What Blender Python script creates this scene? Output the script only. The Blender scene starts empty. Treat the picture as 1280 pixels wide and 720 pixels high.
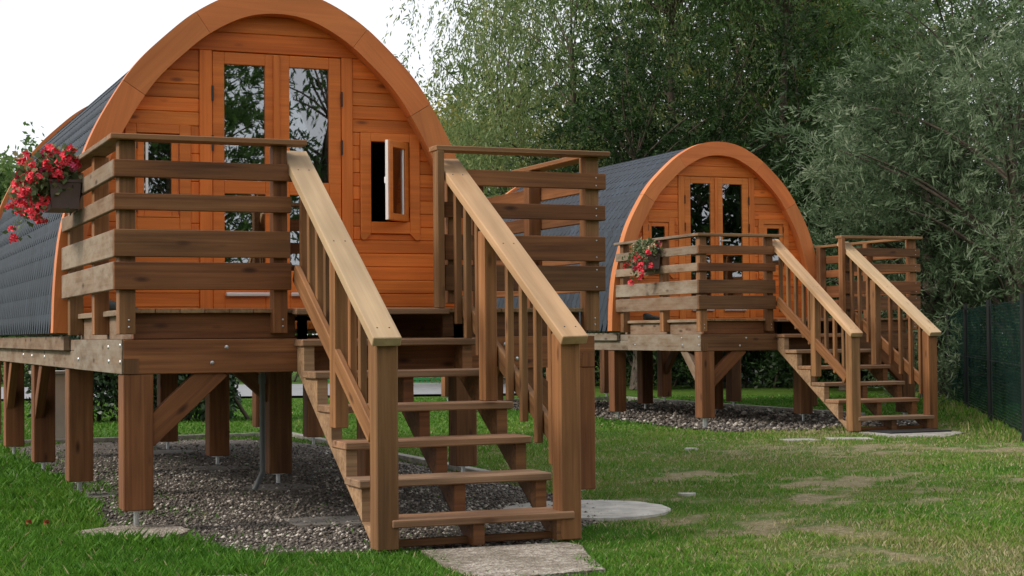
import bpy, bmesh, math, random
import numpy as np
from mathutils import Matrix, Vector

random.seed(7)
rng = np.random.default_rng(11)
scene = bpy.context.scene
C = scene.collection

# ------------------------------------------------------------------ camera
CAM = Vector((-1.5653753, -9.6445332, 1.1027374))
RGT = Vector((0.92343409, -0.38366804, -0.00826521))
UPV = Vector((-0.00309968, -0.02899394, 0.99957478))
FWD = Vector((0.38374454, 0.92301581, 0.02796324))
cam_d = bpy.data.cameras.new('camera')
cam = bpy.data.objects.new('camera', cam_d)
C.objects.link(cam)
m = Matrix.Identity(4)
for i in range(3):
    m[i][0] = RGT[i]; m[i][1] = UPV[i]; m[i][2] = -FWD[i]; m[i][3] = CAM[i]
cam.matrix_world = m
cam_d.sensor_width = 36.0
cam_d.lens = 58.98
cam_d.clip_start = 0.1
cam_d.clip_end = 2000
scene.camera = cam

# ------------------------------------------------------------------ sky, sun, exposure
SUN_AZ = math.radians(272)      # compass-like, from +Y clockwise: the light comes from the left
SUN_EL = math.radians(35)
world = bpy.data.worlds.new('World')
scene.world = world
world.use_nodes = True
wn, wl = world.node_tree.nodes, world.node_tree.links
wn.clear()
sky_n = wn.new('ShaderNodeTexSky'); sky_n.sky_type = 'NISHITA'; sky_n.sun_disc = False
sky_n.sun_elevation = SUN_EL; sky_n.sun_rotation = SUN_AZ
sky_n.air_density = 1.0; sky_n.dust_density = 4.0
ovc = wn.new('ShaderNodeMix'); ovc.data_type = 'RGBA'; ovc.inputs['Factor'].default_value = 0.82
ovc.inputs[7].default_value = (6.9, 7.0, 7.25, 1)      # even white overcast
bg = wn.new('ShaderNodeBackground'); bg.inputs['Strength'].default_value = 0.1
wo = wn.new('ShaderNodeOutputWorld')
wl.new(sky_n.outputs[0], ovc.inputs[6]); wl.new(ovc.outputs[2], bg.inputs[0]); wl.new(bg.outputs[0], wo.inputs[0])

sun_d = bpy.data.lights.new('sun', 'SUN'); sun_d.energy = 1.5; sun_d.angle = math.radians(12); sun_d.color = (1.0, 0.93, 0.84)
sun = bpy.data.objects.new('sun', sun_d); C.objects.link(sun)
sdir = Vector((math.sin(SUN_AZ) * math.cos(SUN_EL), math.cos(SUN_AZ) * math.cos(SUN_EL), math.sin(SUN_EL)))
sun.rotation_euler = sdir.to_track_quat('Z', 'Y').to_euler()
scene.view_settings.view_transform = 'Standard'
scene.view_settings.look = 'None'
scene.view_settings.exposure = 0.80
scene.view_settings.gamma = 1.0
scene.view_settings.use_curve_mapping = False
scene.render.engine = 'CYCLES'

# ------------------------------------------------------------------ materials
def new_mat(name):
    mt = bpy.data.materials.new(name); mt.use_nodes = True
    nt = mt.node_tree; nt.nodes.clear()
    out = nt.nodes.new('ShaderNodeOutputMaterial')
    b = nt.nodes.new('ShaderNodeBsdfPrincipled')
    nt.links.new(b.outputs[0], out.inputs[0])
    return mt, nt, b, out

def N(nt, t, **kw):
    n = nt.nodes.new(t)
    for k, v in kw.items():
        if k.startswith('i_'): n.inputs[k[2:].replace('_', ' ')].default_value = v
        else: setattr(n, k, v)
    return n

def mathn(nt, op, a, b=None):
    n = nt.nodes.new('ShaderNodeMath'); n.operation = op
    for i, x in enumerate((a, b)):
        if x is None: continue
        if isinstance(x, (int, float)): n.inputs[i].default_value = x
        else: nt.links.new(x, n.inputs[i])
    return n.outputs[0]

def mixc(nt, fac, a, b, mode='MIX'):
    n = nt.nodes.new('ShaderNodeMix'); n.data_type = 'RGBA'; n.blend_type = mode
    for s, x in ((0, fac), (6, a), (7, b)):
        if isinstance(x, (int, float)): n.inputs[s].default_value = x
        elif isinstance(x, tuple): n.inputs[s].default_value = (*x, 1)
        else: nt.links.new(x, n.inputs[s])
    return n.outputs[2]

def ramp(nt, fac, stops):
    n = nt.nodes.new('ShaderNodeValToRGB')
    e = n.color_ramp.elements
    while len(e) < len(stops): e.new(0.5)
    for el, (p, c) in zip(e, stops):
        el.position = p; el.color = (*c, 1) if len(c) == 3 else c
    nt.links.new(fac, n.inputs[0])
    return n.outputs[0]

def obj_coords(nt, scale, jitter=True):
    tc = N(nt, 'ShaderNodeTexCoord')
    v = tc.outputs['Object']
    oi = N(nt, 'ShaderNodeObjectInfo')
    if jitter:
        mu = N(nt, 'ShaderNodeVectorMath', operation='SCALE'); mu.inputs[0].default_value = (37.1, 11.3, 23.7)
        nt.links.new(oi.outputs['Random'], mu.inputs['Scale'])
        ad = N(nt, 'ShaderNodeVectorMath', operation='ADD')
        nt.links.new(v, ad.inputs[0]); nt.links.new(mu.outputs[0], ad.inputs[1]); v = ad.outputs[0]
    mp = N(nt, 'ShaderNodeMapping'); mp.inputs['Scale'].default_value = scale
    nt.links.new(v, mp.inputs[0])
    return mp.outputs[0], v, oi

def wood(name, dark, light, knot, rough=0.6, knots=True, grey=None, spec=0.3, vary=0.35, grain=1.0, stain=0.5, streak=0.8):
    """planed softwood: grain runs along each board's own length (local X)"""
    mt, nt, b, out = new_mat(name)
    g, v, oi = obj_coords(nt, (1.1 * grain, 26 * grain, 26 * grain))
    n1 = N(nt, 'ShaderNodeTexNoise', i_Scale=1.0, i_Detail=7.0, i_Roughness=0.62, i_Distortion=0.5)
    nt.links.new(g, n1.inputs['Vector'])
    col = ramp(nt, n1.outputs[0], [(0.3, dark), (0.72, light)])
    # broad tone changes along the board
    mp2 = N(nt, 'ShaderNodeMapping'); mp2.inputs['Scale'].default_value = (1.3, 5, 5); nt.links.new(v, mp2.inputs[0])
    n2 = N(nt, 'ShaderNodeTexNoise', i_Scale=1.0, i_Detail=3.0); nt.links.new(mp2.outputs[0], n2.inputs['Vector'])
    t = ramp(nt, n2.outputs[0], [(0.3, (1 - stain * 0.45,) * 3), (0.7, (1 + stain * 0.2,) * 3)])
    col = mixc(nt, 1.0, col, t, 'MULTIPLY')
    mp5 = N(nt, 'ShaderNodeMapping'); mp5.inputs['Scale'].default_value = (0.7 * grain, 60, 60); nt.links.new(v, mp5.inputs[0])
    n5 = N(nt, 'ShaderNodeTexNoise', i_Scale=1.0, i_Detail=2.0); nt.links.new(mp5.outputs[0], n5.inputs['Vector'])
    t5 = ramp(nt, n5.outputs[0], [(0.35, (0.78, 0.76, 0.74)), (0.55, (1.06, 1.06, 1.06))])
    col = mixc(nt, streak, col, t5, 'MULTIPLY')
    if grey:
        mp4 = N(nt, 'ShaderNodeMapping'); mp4.inputs['Scale'].default_value = (3.0, 9, 9); nt.links.new(v, mp4.inputs[0])
        n4 = N(nt, 'ShaderNodeTexNoise', i_Scale=1.0, i_Detail=6.0, i_Roughness=0.7); nt.links.new(mp4.outputs[0], n4.inputs['Vector'])
        f4 = ramp(nt, n4.outputs[0], [(0.36, (0, 0, 0)), (0.62, (1, 1, 1))])
        col = mixc(nt, f4, col, grey)
    if knots:
        mp3 = N(nt, 'ShaderNodeMapping'); mp3.inputs['Scale'].default_value = (3.2, 9.5, 9.5); nt.links.new(v, mp3.inputs[0])
        vo = N(nt, 'ShaderNodeTexVoronoi', i_Scale=1.0, i_Randomness=1.0); nt.links.new(mp3.outputs[0], vo.inputs['Vector'])
        f3 = ramp(nt, vo.outputs['Distance'], [(0.07, (0.95, 0.95, 0.95)), (0.20, (0, 0, 0))])
        gate = N(nt, 'ShaderNodeSeparateColor'); nt.links.new(vo.outputs['Color'], gate.inputs[0])
        gt = mathn(nt, 'GREATER_THAN', gate.outputs[0], 0.45)
        f3 = mixc(nt, gt, (0, 0, 0), f3)
        col = mixc(nt, f3, col, knot)
    # every board its own tone
    br = N(nt, 'ShaderNodeMapRange'); br.inputs['To Min'].default_value = 1 - vary * 0.55; br.inputs['To Max'].default_value = 1 + vary * 0.45
    nt.links.new(oi.outputs['Random'], br.inputs['Value'])
    cb = N(nt, 'ShaderNodeCombineColor')
    for i in range(3): nt.links.new(br.outputs[0], cb.inputs[i])
    col = mixc(nt, 1.0, col, cb.outputs[0], 'MULTIPLY')
    fr2 = mathn(nt, 'FRACT', mathn(nt, 'MULTIPLY', oi.outputs['Random'], 17.3))
    tint = mixc(nt, fr2, (1.08, 0.95, 0.86), (0.96, 1.04, 1.08))
    col = mixc(nt, 1.0, col, tint, 'MULTIPLY')
    nt.links.new(col, b.inputs['Base Color'])
    b.inputs['Roughness'].default_value = rough
    b.inputs['Specular IOR Level'].default_value = spec
    bp = N(nt, 'ShaderNodeBump', i_Strength=0.25, i_Distance=0.004)
    nt.links.new(n1.outputs[0], bp.inputs['Height']); nt.links.new(bp.outputs[0], b.inputs['Normal'])
    return mt

def plain(name, col, rough=0.5, metal=0.0, noise=0.0, scale=30, bump=0.0, spec=0.4):
    mt, nt, b, out = new_mat(name)
    g, v, oi = obj_coords(nt, (1, 1, 1))
    if noise:
        n1 = N(nt, 'ShaderNodeTexNoise', i_Scale=float(scale), i_Detail=5.0, i_Roughness=0.65); nt.links.new(g, n1.inputs['Vector'])
        c = ramp(nt, n1.outputs[0], [(0.3, tuple(x * (1 - noise) for x in col)), (0.7, tuple(min(1, x * (1 + noise)) for x in col))])
        nt.links.new(c, b.inputs['Base Color'])
        if bump:
            bp = N(nt, 'ShaderNodeBump', i_Strength=bump, i_Distance=0.01); nt.links.new(n1.outputs[0], bp.inputs['Height']); nt.links.new(bp.outputs[0], b.inputs['Normal'])
    else:
        b.inputs['Base Color'].default_value = (*col, 1)
    b.inputs['Roughness'].default_value = rough; b.inputs['Metallic'].default_value = metal; b.inputs['Specular IOR Level'].default_value = spec
    return mt

M = {}
M['clad'] = wood('orange_stained_cladding', (0.50, 0.118, 0.017), (0.72, 0.20, 0.032), (0.22, 0.055, 0.012), rough=0.55, vary=0.3, stain=0.5, streak=0.45)
M['trim'] = wood('orange_stained_arch_trim', (0.52, 0.152, 0.042), (0.63, 0.205, 0.058), (0.28, 0.085, 0.024), rough=0.55, vary=0.12, grain=0.5, stain=0.35, streak=0.2)
M['joinery'] = wood('orange_stained_joinery', (0.52, 0.14, 0.022), (0.66, 0.195, 0.036), (0.25, 0.075, 0.018), rough=0.5, knots=False, vary=0.15, stain=0.3, streak=0.35)
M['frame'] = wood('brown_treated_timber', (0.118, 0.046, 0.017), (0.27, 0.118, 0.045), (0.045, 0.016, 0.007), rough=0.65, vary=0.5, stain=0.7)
M['leg'] = wood('brown_post_timber', (0.12, 0.045, 0.016), (0.25, 0.108, 0.041), (0.05, 0.018, 0.007), rough=0.7, vary=0.4, stain=0.8, streak=0.5)
M['grey'] = wood('weathered_grey_timber', (0.12, 0.072, 0.042), (0.235, 0.158, 0.102), (0.055, 0.032, 0.018), rough=0.85, vary=0.3, grey=(0.245, 0.195, 0.148))
M['cap'] = wood('pale_worn_handrail', (0.42, 0.28, 0.155), (0.55, 0.395, 0.235), (0.22, 0.12, 0.055), rough=0.65, vary=0.15, stain=0.6, streak=0.2, grain=0.6)
M['railcap'] = wood('brown_rail_cap', (0.18, 0.085, 0.034), (0.34, 0.185, 0.088), (0.09, 0.04, 0.018), rough=0.6, vary=0.2, stain=0.6)
M['picket'] = wood('tan_baluster_timber', (0.165, 0.072, 0.026), (0.31, 0.152, 0.063), (0.08, 0.032, 0.013), rough=0.65, vary=0.45, stain=0.7, streak=0.5)
M['tread'] = wood('worn_stair_tread', (0.20, 0.11, 0.06), (0.36, 0.225, 0.135), (0.10, 0.05, 0.025), rough=0.7, vary=0.25, stain=0.7)
M['tan'] = wood('sidelit_tan_timber', (0.25, 0.145, 0.075), (0.42, 0.275, 0.16), (0.13, 0.065, 0.03), rough=0.75, vary=0.2, stain=0.7)  # left stringer only: side light put into a paler colour
M['deck'] = wood('deck_board_timber', (0.24, 0.14, 0.07), (0.38, 0.24, 0.13), (0.12, 0.06, 0.03), rough=0.75, vary=0.3)
M['dim'] = wood('raw_interior_timber', (0.22, 0.13, 0.06), (0.34, 0.2, 0.1), (0.1, 0.05, 0.03), vary=0.1)
M['steel'] = plain('galvanised_steel', (0.55, 0.56, 0.57), 0.35, 0.9, 0.2, 40)
M['alu'] = plain('brushed_aluminium', (0.82, 0.83, 0.84), 0.3, 0.9)
M['pvc'] = plain('white_seal_and_glint', (0.80, 0.79, 0.76), 0.45)
M['black'] = plain('black_iron', (0.03, 0.03, 0.032), 0.5, 0.3)
M['concrete'] = plain('worn_concrete', (0.30, 0.28, 0.245), 0.9, 0, 0.45, 11, 0.6)
M['pale'] = plain('pale_dusty_concrete', (0.44, 0.415, 0.37), 0.95, 0, 0.3, 9, 0.5)
M['pad'] = plain('dirty_footing_concrete', (0.19, 0.172, 0.15), 0.95, 0, 0.5, 9, 0.6)
mt, nt, b, out = new_mat('exposed_pebble_concrete')
g, v, oi = obj_coords(nt, (1, 1, 1), False)
vo = N(nt, 'ShaderNodeTexVoronoi', i_Scale=70.0); nt.links.new(g, vo.inputs['Vector'])
sp = N(nt, 'ShaderNodeSeparateColor'); nt.links.new(vo.outputs['Color'], sp.inputs[0])
c = ramp(nt, sp.outputs[0], [(0.0, (0.16, 0.125, 0.095)), (0.5, (0.30, 0.255, 0.205)), (1, (0.50, 0.45, 0.38))])
n9 = N(nt, 'ShaderNodeTexNoise', i_Scale=3.5, i_Detail=5.0); nt.links.new(g, n9.inputs['Vector'])
c = mixc(nt, 1.0, c, ramp(nt, n9.outputs[0], [(0.35, (0.6, 0.58, 0.52)), (0.62, (1.05, 1.05, 1.05))]), 'MULTIPLY')
nt.links.new(c, b.inputs['Base Color']); b.inputs['Roughness'].default_value = 0.95
bp = N(nt, 'ShaderNodeBump', i_Strength=0.9, i_Distance=0.012); nt.links.new(vo.outputs['Distance'], bp.inputs['Height']); nt.links.new(bp.outputs[0], b.inputs['Normal'])
M['washed'] = mt
M['planter'] = plain('brown_plastic_planter', (0.115, 0.075, 0.068), 0.6, 0, 0.1, 20)
M['shoe'] = plain('dark_grey_green_shoe', (0.055, 0.065, 0.06), 0.8, 0, 0.3, 40)
M['beige'] = plain('beige_render', (0.50, 0.44, 0.36), 0.9, 0, 0.12, 6)
M['asphalt'] = plain('pale_worn_asphalt', (0.26, 0.26, 0.275), 0.9, 0, 0.15, 4)
M['green_paint'] = plain('bright_green_paint', (0.05, 0.30, 0.10), 0.5)
M['pipe'] = plain('grey_plastic_pipe', (0.13, 0.14, 0.14), 0.5, 0, 0.1, 10)
M['fence_post'] = plain('dark_green_post', (0.004, 0.007, 0.006), 0.6)

# shingles: slate blue bitumen with mineral grit
mt, nt, b, out = new_mat('slate_blue_shingle')
g, v, oi = obj_coords(nt, (1, 1, 1))
n1 = N(nt, 'ShaderNodeTexNoise', i_Scale=260.0, i_Detail=2.0); nt.links.new(g, n1.inputs['Vector'])
n2 = N(nt, 'ShaderNodeTexNoise', i_Scale=5.0, i_Detail=3.0); nt.links.new(g, n2.inputs['Vector'])
c = ramp(nt, n1.outputs[0], [(0.3, (0.010, 0.016, 0.025)), (0.7, (0.024, 0.034, 0.050))])
t = ramp(nt, n2.outputs[0], [(0.3, (0.72, 0.74, 0.76)), (0.7, (1.2, 1.2, 1.2))])
c = mixc(nt, 1.0, c, t, 'MULTIPLY')
br = N(nt, 'ShaderNodeMapRange'); br.inputs['To Min'].default_value = 0.72; br.inputs['To Max'].default_value = 1.28
nt.links.new(oi.outputs['Random'], br.inputs['Value'])
cb = N(nt, 'ShaderNodeCombineColor')
for i in range(3): nt.links.new(br.outputs[0], cb.inputs[i])
c = mixc(nt, 1.0, c, cb.outputs[0], 'MULTIPLY')
nt.links.new(c, b.inputs['Base Color']); b.inputs['Roughness'].default_value = 0.75
M['shingle'] = mt
M['underlay'] = plain('dark_roof_underlay', (0.03, 0.036, 0.045), 0.9)

# window glass: see-through with a coated, strongly reflecting face
mt, nt, b, out = new_mat('coated_window_glass')
nt.nodes.remove(b)
tr = N(nt, 'ShaderNodeBsdfTransparent'); tr.inputs[0].default_value = (0.55, 0.58, 0.58, 1)
gl = N(nt, 'ShaderNodeBsdfGlossy'); gl.inputs['Roughness'].default_value = 0.01; gl.inputs[0].default_value = (0.95, 0.97, 1, 1)
fr = N(nt, 'ShaderNodeFresnel'); fr.inputs[0].default_value = 3.4
mx = N(nt, 'ShaderNodeMixShader')
nt.links.new(fr.outputs[0], mx.inputs[0]); nt.links.new(tr.outputs[0], mx.inputs[1]); nt.links.new(gl.outputs[0], mx.inputs[2]); nt.links.new(mx.outputs[0], out.inputs[0])
M['glass'] = mt

def leaf_mat(name, stops, trans=0.35, rough=0.55):
    """leaf colour from the per-leaf attribute 'tone'"""
    mt, nt, b, out = new_mat(name)
    at = N(nt, 'ShaderNodeAttribute', attribute_name='tone')
    c = ramp(nt, at.outputs['Fac'], stops)
    nt.links.new(c, b.inputs['Base Color']); b.inputs['Roughness'].default_value = rough; b.inputs['Specular IOR Level'].default_value = 0.3
    tl = N(nt, 'ShaderNodeBsdfTranslucent'); nt.links.new(c, tl.inputs[0])
    mx = N(nt, 'ShaderNodeMixShader'); mx.inputs[0].default_value = trans
    nt.links.new(b.outputs[0], mx.inputs[1]); nt.links.new(tl.outputs[0], mx.inputs[2]); nt.links.new(mx.outputs[0], out.inputs[0])
    return mt
M['lf_willow'] = leaf_mat('silver_willow_leaf', [(0, (0.035, 0.065, 0.024)), (0.5, (0.12, 0.175, 0.085)), (0.8, (0.25, 0.31, 0.185)), (1, (0.42, 0.46, 0.33))], 0.45)
M['lf_light'] = leaf_mat('light_green_leaf', [(0, (0.09, 0.14, 0.042)), (0.6, (0.20, 0.265, 0.098)), (1, (0.37, 0.37, 0.13))], 0.5)
M['lf_yellow'] = leaf_mat('yellow_green_leaf', [(0, (0.10, 0.13, 0.03)), (0.5, (0.26, 0.25, 0.05)), (1, (0.48, 0.38, 0.09))], 0.5)  # yellow stands in for sunlight on the far leaves
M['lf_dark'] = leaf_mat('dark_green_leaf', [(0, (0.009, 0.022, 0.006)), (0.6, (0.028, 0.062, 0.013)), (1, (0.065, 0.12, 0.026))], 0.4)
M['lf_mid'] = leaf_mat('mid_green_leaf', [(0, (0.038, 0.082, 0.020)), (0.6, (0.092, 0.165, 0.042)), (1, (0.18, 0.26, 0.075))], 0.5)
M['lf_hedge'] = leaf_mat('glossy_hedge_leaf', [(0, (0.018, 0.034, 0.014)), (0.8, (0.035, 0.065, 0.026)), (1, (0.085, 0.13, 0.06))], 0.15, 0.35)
M['grass'] = leaf_mat('lawn_grass', [(0, (0.04, 0.13, 0.010)), (0.4, (0.09, 0.23, 0.018)), (0.68, (0.19, 0.28, 0.04)), (0.85, (0.32, 0.285, 0.12)), (1, (0.46, 0.39, 0.24))], 0.35, 0.6)
M['flower_leaf'] = leaf_mat('geranium_leaf', [(0, (0.05, 0.09, 0.03)), (0.7, (0.13, 0.17, 0.07)), (1, (0.30, 0.27, 0.14))], 0.3)
M['red'] = plain('red_petal', (0.78, 0.045, 0.07), 0.6, 0, 0.35, 30)
M['pink'] = plain('dark_pink_petal', (0.50, 0.05, 0.12), 0.6, 0, 0.35, 30)
M['cream'] = plain('faded_cream_petal', (0.55, 0.42, 0.28), 0.7, 0, 0.2, 30)
M['bark'] = plain('grey_brown_bark', (0.085, 0.065, 0.048), 0.95, 0, 0.4, 12, 0.8)

# gravel stones
M['pebble'] = leaf_mat('mixed_gravel', [(0, (0.06, 0.05, 0.043)), (0.45, (0.17, 0.146, 0.122)), (0.8, (0.32, 0.28, 0.235)), (1, (0.60, 0.55, 0.48))], 0.0, 0.85)
mt, nt, b, out = new_mat('gravel_bedding')
g, v, oi = obj_coords(nt, (1, 1, 1), False)
vo = N(nt, 'ShaderNodeTexVoronoi', i_Scale=55.0); nt.links.new(g, vo.inputs['Vector'])
sp = N(nt, 'ShaderNodeSeparateColor'); nt.links.new(vo.outputs['Color'], sp.inputs[0])
c = ramp(nt, sp.outputs[0], [(0.0, (0.045, 0.036, 0.03)), (0.6, (0.12, 0.10, 0.082)), (1, (0.26, 0.23, 0.2))])
nt.links.new(c, b.inputs['Base Color']); b.inputs['Roughness'].default_value = 0.95
bp = N(nt, 'ShaderNodeBump', i_Strength=0.8, i_Distance=0.02); nt.links.new(vo.outputs['Distance'], bp.inputs['Height']); nt.links.new(bp.outputs[0], b.inputs['Normal'])
M['gravel'] = mt

# lawn soil: green mat of short growth with dry worn patches (attribute 'dry')
mt, nt, b, out = new_mat('lawn_soil')
g, v, oi = obj_coords(nt, (1, 1, 1), False)
at = N(nt, 'ShaderNodeAttribute', attribute_name='dry')
n1 = N(nt, 'ShaderNodeTexNoise', i_Scale=38.0, i_Detail=6.0, i_Roughness=0.7); nt.links.new(g, n1.inputs['Vector'])
n3 = N(nt, 'ShaderNodeTexNoise', i_Scale=0.9, i_Detail=4.0); nt.links.new(g, n3.inputs['Vector'])
gr = ramp(nt, n1.outputs[0], [(0.3, (0.03, 0.075, 0.010)), (0.55, (0.075, 0.145, 0.02)), (0.75, (0.17, 0.19, 0.06))])
tt = ramp(nt, n3.outputs[0], [(0.3, (0.75, 0.8, 0.75)), (0.7, (1.25, 1.12, 1.1))])
gr = mixc(nt, 1.0, gr, tt, 'MULTIPLY')
n2 = N(nt, 'ShaderNodeTexNoise', i_Scale=22.0, i_Detail=8.0, i_Roughness=0.75); nt.links.new(g, n2.inputs['Vector'])
so = ramp(nt, n2.outputs[0], [(0.3, (0.13, 0.11, 0.055)), (0.5, (0.22, 0.185, 0.105)), (0.72, (0.37, 0.31, 0.21))])
f1 = mathn(nt, 'ADD', at.outputs['Fac'], mathn(nt, 'MULTIPLY', mathn(nt, 'SUBTRACT', n1.outputs[0], 0.5), 0.9))
ff = ramp(nt, f1, [(0.35, (0, 0, 0)), (0.7, (1, 1, 1))])
c = mixc(nt, ff, gr, so)
nt.links.new(c, b.inputs['Base Color']); b.inputs['Roughness'].default_value = 0.95; b.inputs['Specular IOR Level'].default_value = 0.1
bp = N(nt, 'ShaderNodeBump', i_Strength=0.7, i_Distance=0.03); nt.links.new(n1.outputs[0], bp.inputs['Height']); nt.links.new(bp.outputs[0], b.inputs['Normal'])
M['lawn'] = mt

# windbreak net on the fence: dark green woven strips, partly open
mt, nt, b, out = new_mat('dark_green_windbreak_net')
g, v, oi = obj_coords(nt, (1, 1, 1), False)
wv = N(nt, 'ShaderNodeTexWave', wave_type='BANDS', bands_direction='Z', i_Scale=9.0, i_Distortion=1.2, i_Detail=2.0); wv.inputs['Detail Scale'].default_value = 2.0
nt.links.new(g, wv.inputs['Vector'])
n1 = N(nt, 'ShaderNodeTexNoise', i_Scale=3.0, i_Detail=6.0, i_Roughness=0.7); nt.links.new(g, n1.inputs['Vector'])
c = ramp(nt, n1.outputs[0], [(0.3, (0.005, 0.018, 0.014)), (0.7, (0.016, 0.040, 0.030))])
c = mixc(nt, mathn(nt, 'MULTIPLY', wv.outputs[0], 0.45), c, (0.010, 0.016, 0.018))
nt.links.new(c, b.inputs['Base Color']); b.inputs['Roughness'].default_value = 1.0; b.inputs['Specular IOR Level'].default_value = 0.0
tr = N(nt, 'ShaderNodeBsdfTransparent'); mx = N(nt, 'ShaderNodeMixShader')
ff = ramp(nt, wv.outputs[0], [(0.25, (0.34, 0.34, 0.34)), (0.6, (0.10, 0.10, 0.10))])
nt.links.new(ff, mx.inputs[0]); nt.links.new(b.outputs[0], mx.inputs[1]); nt.links.new(tr.outputs[0], mx.inputs[2]); nt.links.new(mx.outputs[0], out.inputs[0])
M['net'] = mt

# ------------------------------------------------------------------ builders
def tag(o, label=None, cat=None, group=None, kind=None):
    if label: o['label'] = label
    if cat: o['category'] = cat
    if group: o['group'] = group
    if kind: o['kind'] = kind
    return o

def thing(name, label, cat, loc=(0, 0, 0), group=None):
    o = bpy.data.objects.new(name, None); C.objects.link(o); o.location = loc
    o.empty_display_size = 0.2
    return tag(o, label, cat, group)

def link(name, me, parent=None, mat=None, M4=None):
    o = bpy.data.objects.new(name, me); C.objects.link(o)
    if mat is not None and not me.materials: me.materials.append(M[mat] if isinstance(mat, str) else mat)
    if parent is not None: o.parent = parent
    if M4 is not None: o.matrix_basis = M4
    return o

BOX = {}
def box_mesh(a, b_, c_, mat, bev=0.004):
    key = (round(a, 3), round(b_, 3), round(c_, 3), mat, bev)
    if key in BOX: return BOX[key]
    h = [a / 2, b_ / 2, c_ / 2]; bv = min(bev, min(h) * 0.45)
    vs, idx, fs = [], {}, []
    for sx in (-1, 1):
        for sy in (-1, 1):
            for sz in (-1, 1):
                s = (sx, sy, sz)
                for ax in range(3):
                    p = [s[k] * (h[k] if k == ax else h[k] - bv) for k in range(3)]
                    idx[(s, ax)] = len(vs); vs.append(p)
    sg = (-1, 1)
    for ax in range(3):
        u, w = (ax + 1) % 3, (ax + 2) % 3
        for s0 in sg:
            q = []
            for su, sw in ((-1, -1), (1, -1), (1, 1), (-1, 1)):
                s = [0, 0, 0]; s[ax] = s0; s[u] = su; s[w] = sw; q.append(idx[(tuple(s), ax)])
            fs.append(q if s0 > 0 else q[::-1])
        for su in sg:
            for sw in sg:
                e = []
                for s0 in sg:
                    s = [0, 0, 0]; s[ax] = s0; s[u] = su; s[w] = sw; e.append(tuple(s))
                q = [idx[(e[0], u)], idx[(e[1], u)], idx[(e[1], w)], idx[(e[0], w)]]
                fs.append(q if su * sw < 0 else q[::-1])
    for sx in sg:
        for sy in sg:
            for sz in sg:
                s = (sx, sy, sz); q = [idx[(s, 0)], idx[(s, 1)], idx[(s, 2)]]
                fs.append(q if sx * sy * sz > 0 else q[::-1])
    me = bpy.data.meshes.new('board'); me.from_pydata(vs, [], fs)
    me.materials.append(M[mat]); BOX[key] = me
    return me

RY = Matrix(((0, -1, 0, 0), (1, 0, 0, 0), (0, 0, 1, 0), (0, 0, 0, 1)))       # local X -> Y
RZ = Matrix(((0, 0, -1, 0), (0, 1, 0, 0), (1, 0, 0, 0), (0, 0, 0, 1)))       # local X -> Z
def box(name, parent, x, y, z, mat, bev=0.004, pre=None, wob=0.0):
    sx, sy, sz = x[1] - x[0], y[1] - y[0], z[1] - z[0]
    c = Matrix.Translation(((x[0] + x[1]) / 2, (y[0] + y[1]) / 2, (z[0] + z[1]) / 2))
    if wob: c = c @ Matrix.Rotation(random.uniform(-wob, wob), 4, random.choice('XYZ'))
    if sx >= sy and sx >= sz: me, R = box_mesh(sx, sy, sz, mat, bev), Matrix.Identity(4)
    elif sy >= sz: me, R = box_mesh(sy, sx, sz, mat, bev), RY
    else: me, R = box_mesh(sz, sy, sx, mat, bev), RZ
    m4 = c @ R
    if pre is not None: m4 = pre @ m4
    return link(name, me, parent, None, m4)

def strut(name, parent, p0, p1, w, t, mat, side=(1, 0, 0), bev=0.004):
    """board from p0 to p1 (centre line); t is its thickness along 'side', w across"""
    p0, p1, s = Vector(p0), Vector(p1), Vector(side)
    d = p1 - p0; L = d.length; x = d / L
    y = (s - x * s.dot(x)).normalized(); zz = x.cross(y)
    m4 = Matrix.Identity(4); c = (p0 + p1) / 2
    for i in range(3): m4[i][0] = x[i]; m4[i][1] = y[i]; m4[i][2] = zz[i]; m4[i][3] = c[i]
    return link(name, box_mesh(L, t, w, mat, bev), parent, None, m4)

def joined_boxes(name, parent, boxes, mat, pre=None):
    vs, fs = [], []
    for (x, y, z) in boxes:
        me = box_mesh(x[1] - x[0], y[1] - y[0], z[1] - z[0], mat, 0.004)
        o = len(vs); c = ((x[0] + x[1]) / 2, (y[0] + y[1]) / 2, (z[0] + z[1]) / 2)
        vs += [(v.co[0] + c[0], v.co[1] + c[1], v.co[2] + c[2]) for v in me.vertices]
        fs += [[i + o for i in p.vertices] for p in me.polygons]
    me = bpy.data.meshes.new(name); me.from_pydata(vs, [], fs); me.materials.append(M[mat])
    return link(name, me, parent, None, pre)

def prism(name, parent, poly, axis, a, b_, mat):
    """polygon in the plane across 'axis' (0: (y,z), 1: (x,z), 2: (x,y)) extruded from a to b"""
    n = len(poly)
    def P(q, t):
        return {0: (t, q[0], q[1]), 1: (q[0], t, q[1]), 2: (q[0], q[1], t)}[axis]
    vs = [P(q, a) for q in poly] + [P(q, b_) for q in poly]
    fs = [list(range(n)), list(range(n, 2 * n))] + [[i, (i + 1) % n, n + (i + 1) % n, n + i] for i in range(n)]
    bm = bmesh.new(); bvs = [bm.verts.new(v) for v in vs]
    for f in fs: bm.faces.new([bvs[i] for i in f])
    bmesh.ops.recalc_face_normals(bm, faces=bm.faces)
    me = bpy.data.meshes.new(name); bm.to_mesh(me); bm.free()
    return link(name, me, parent, mat)

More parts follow.
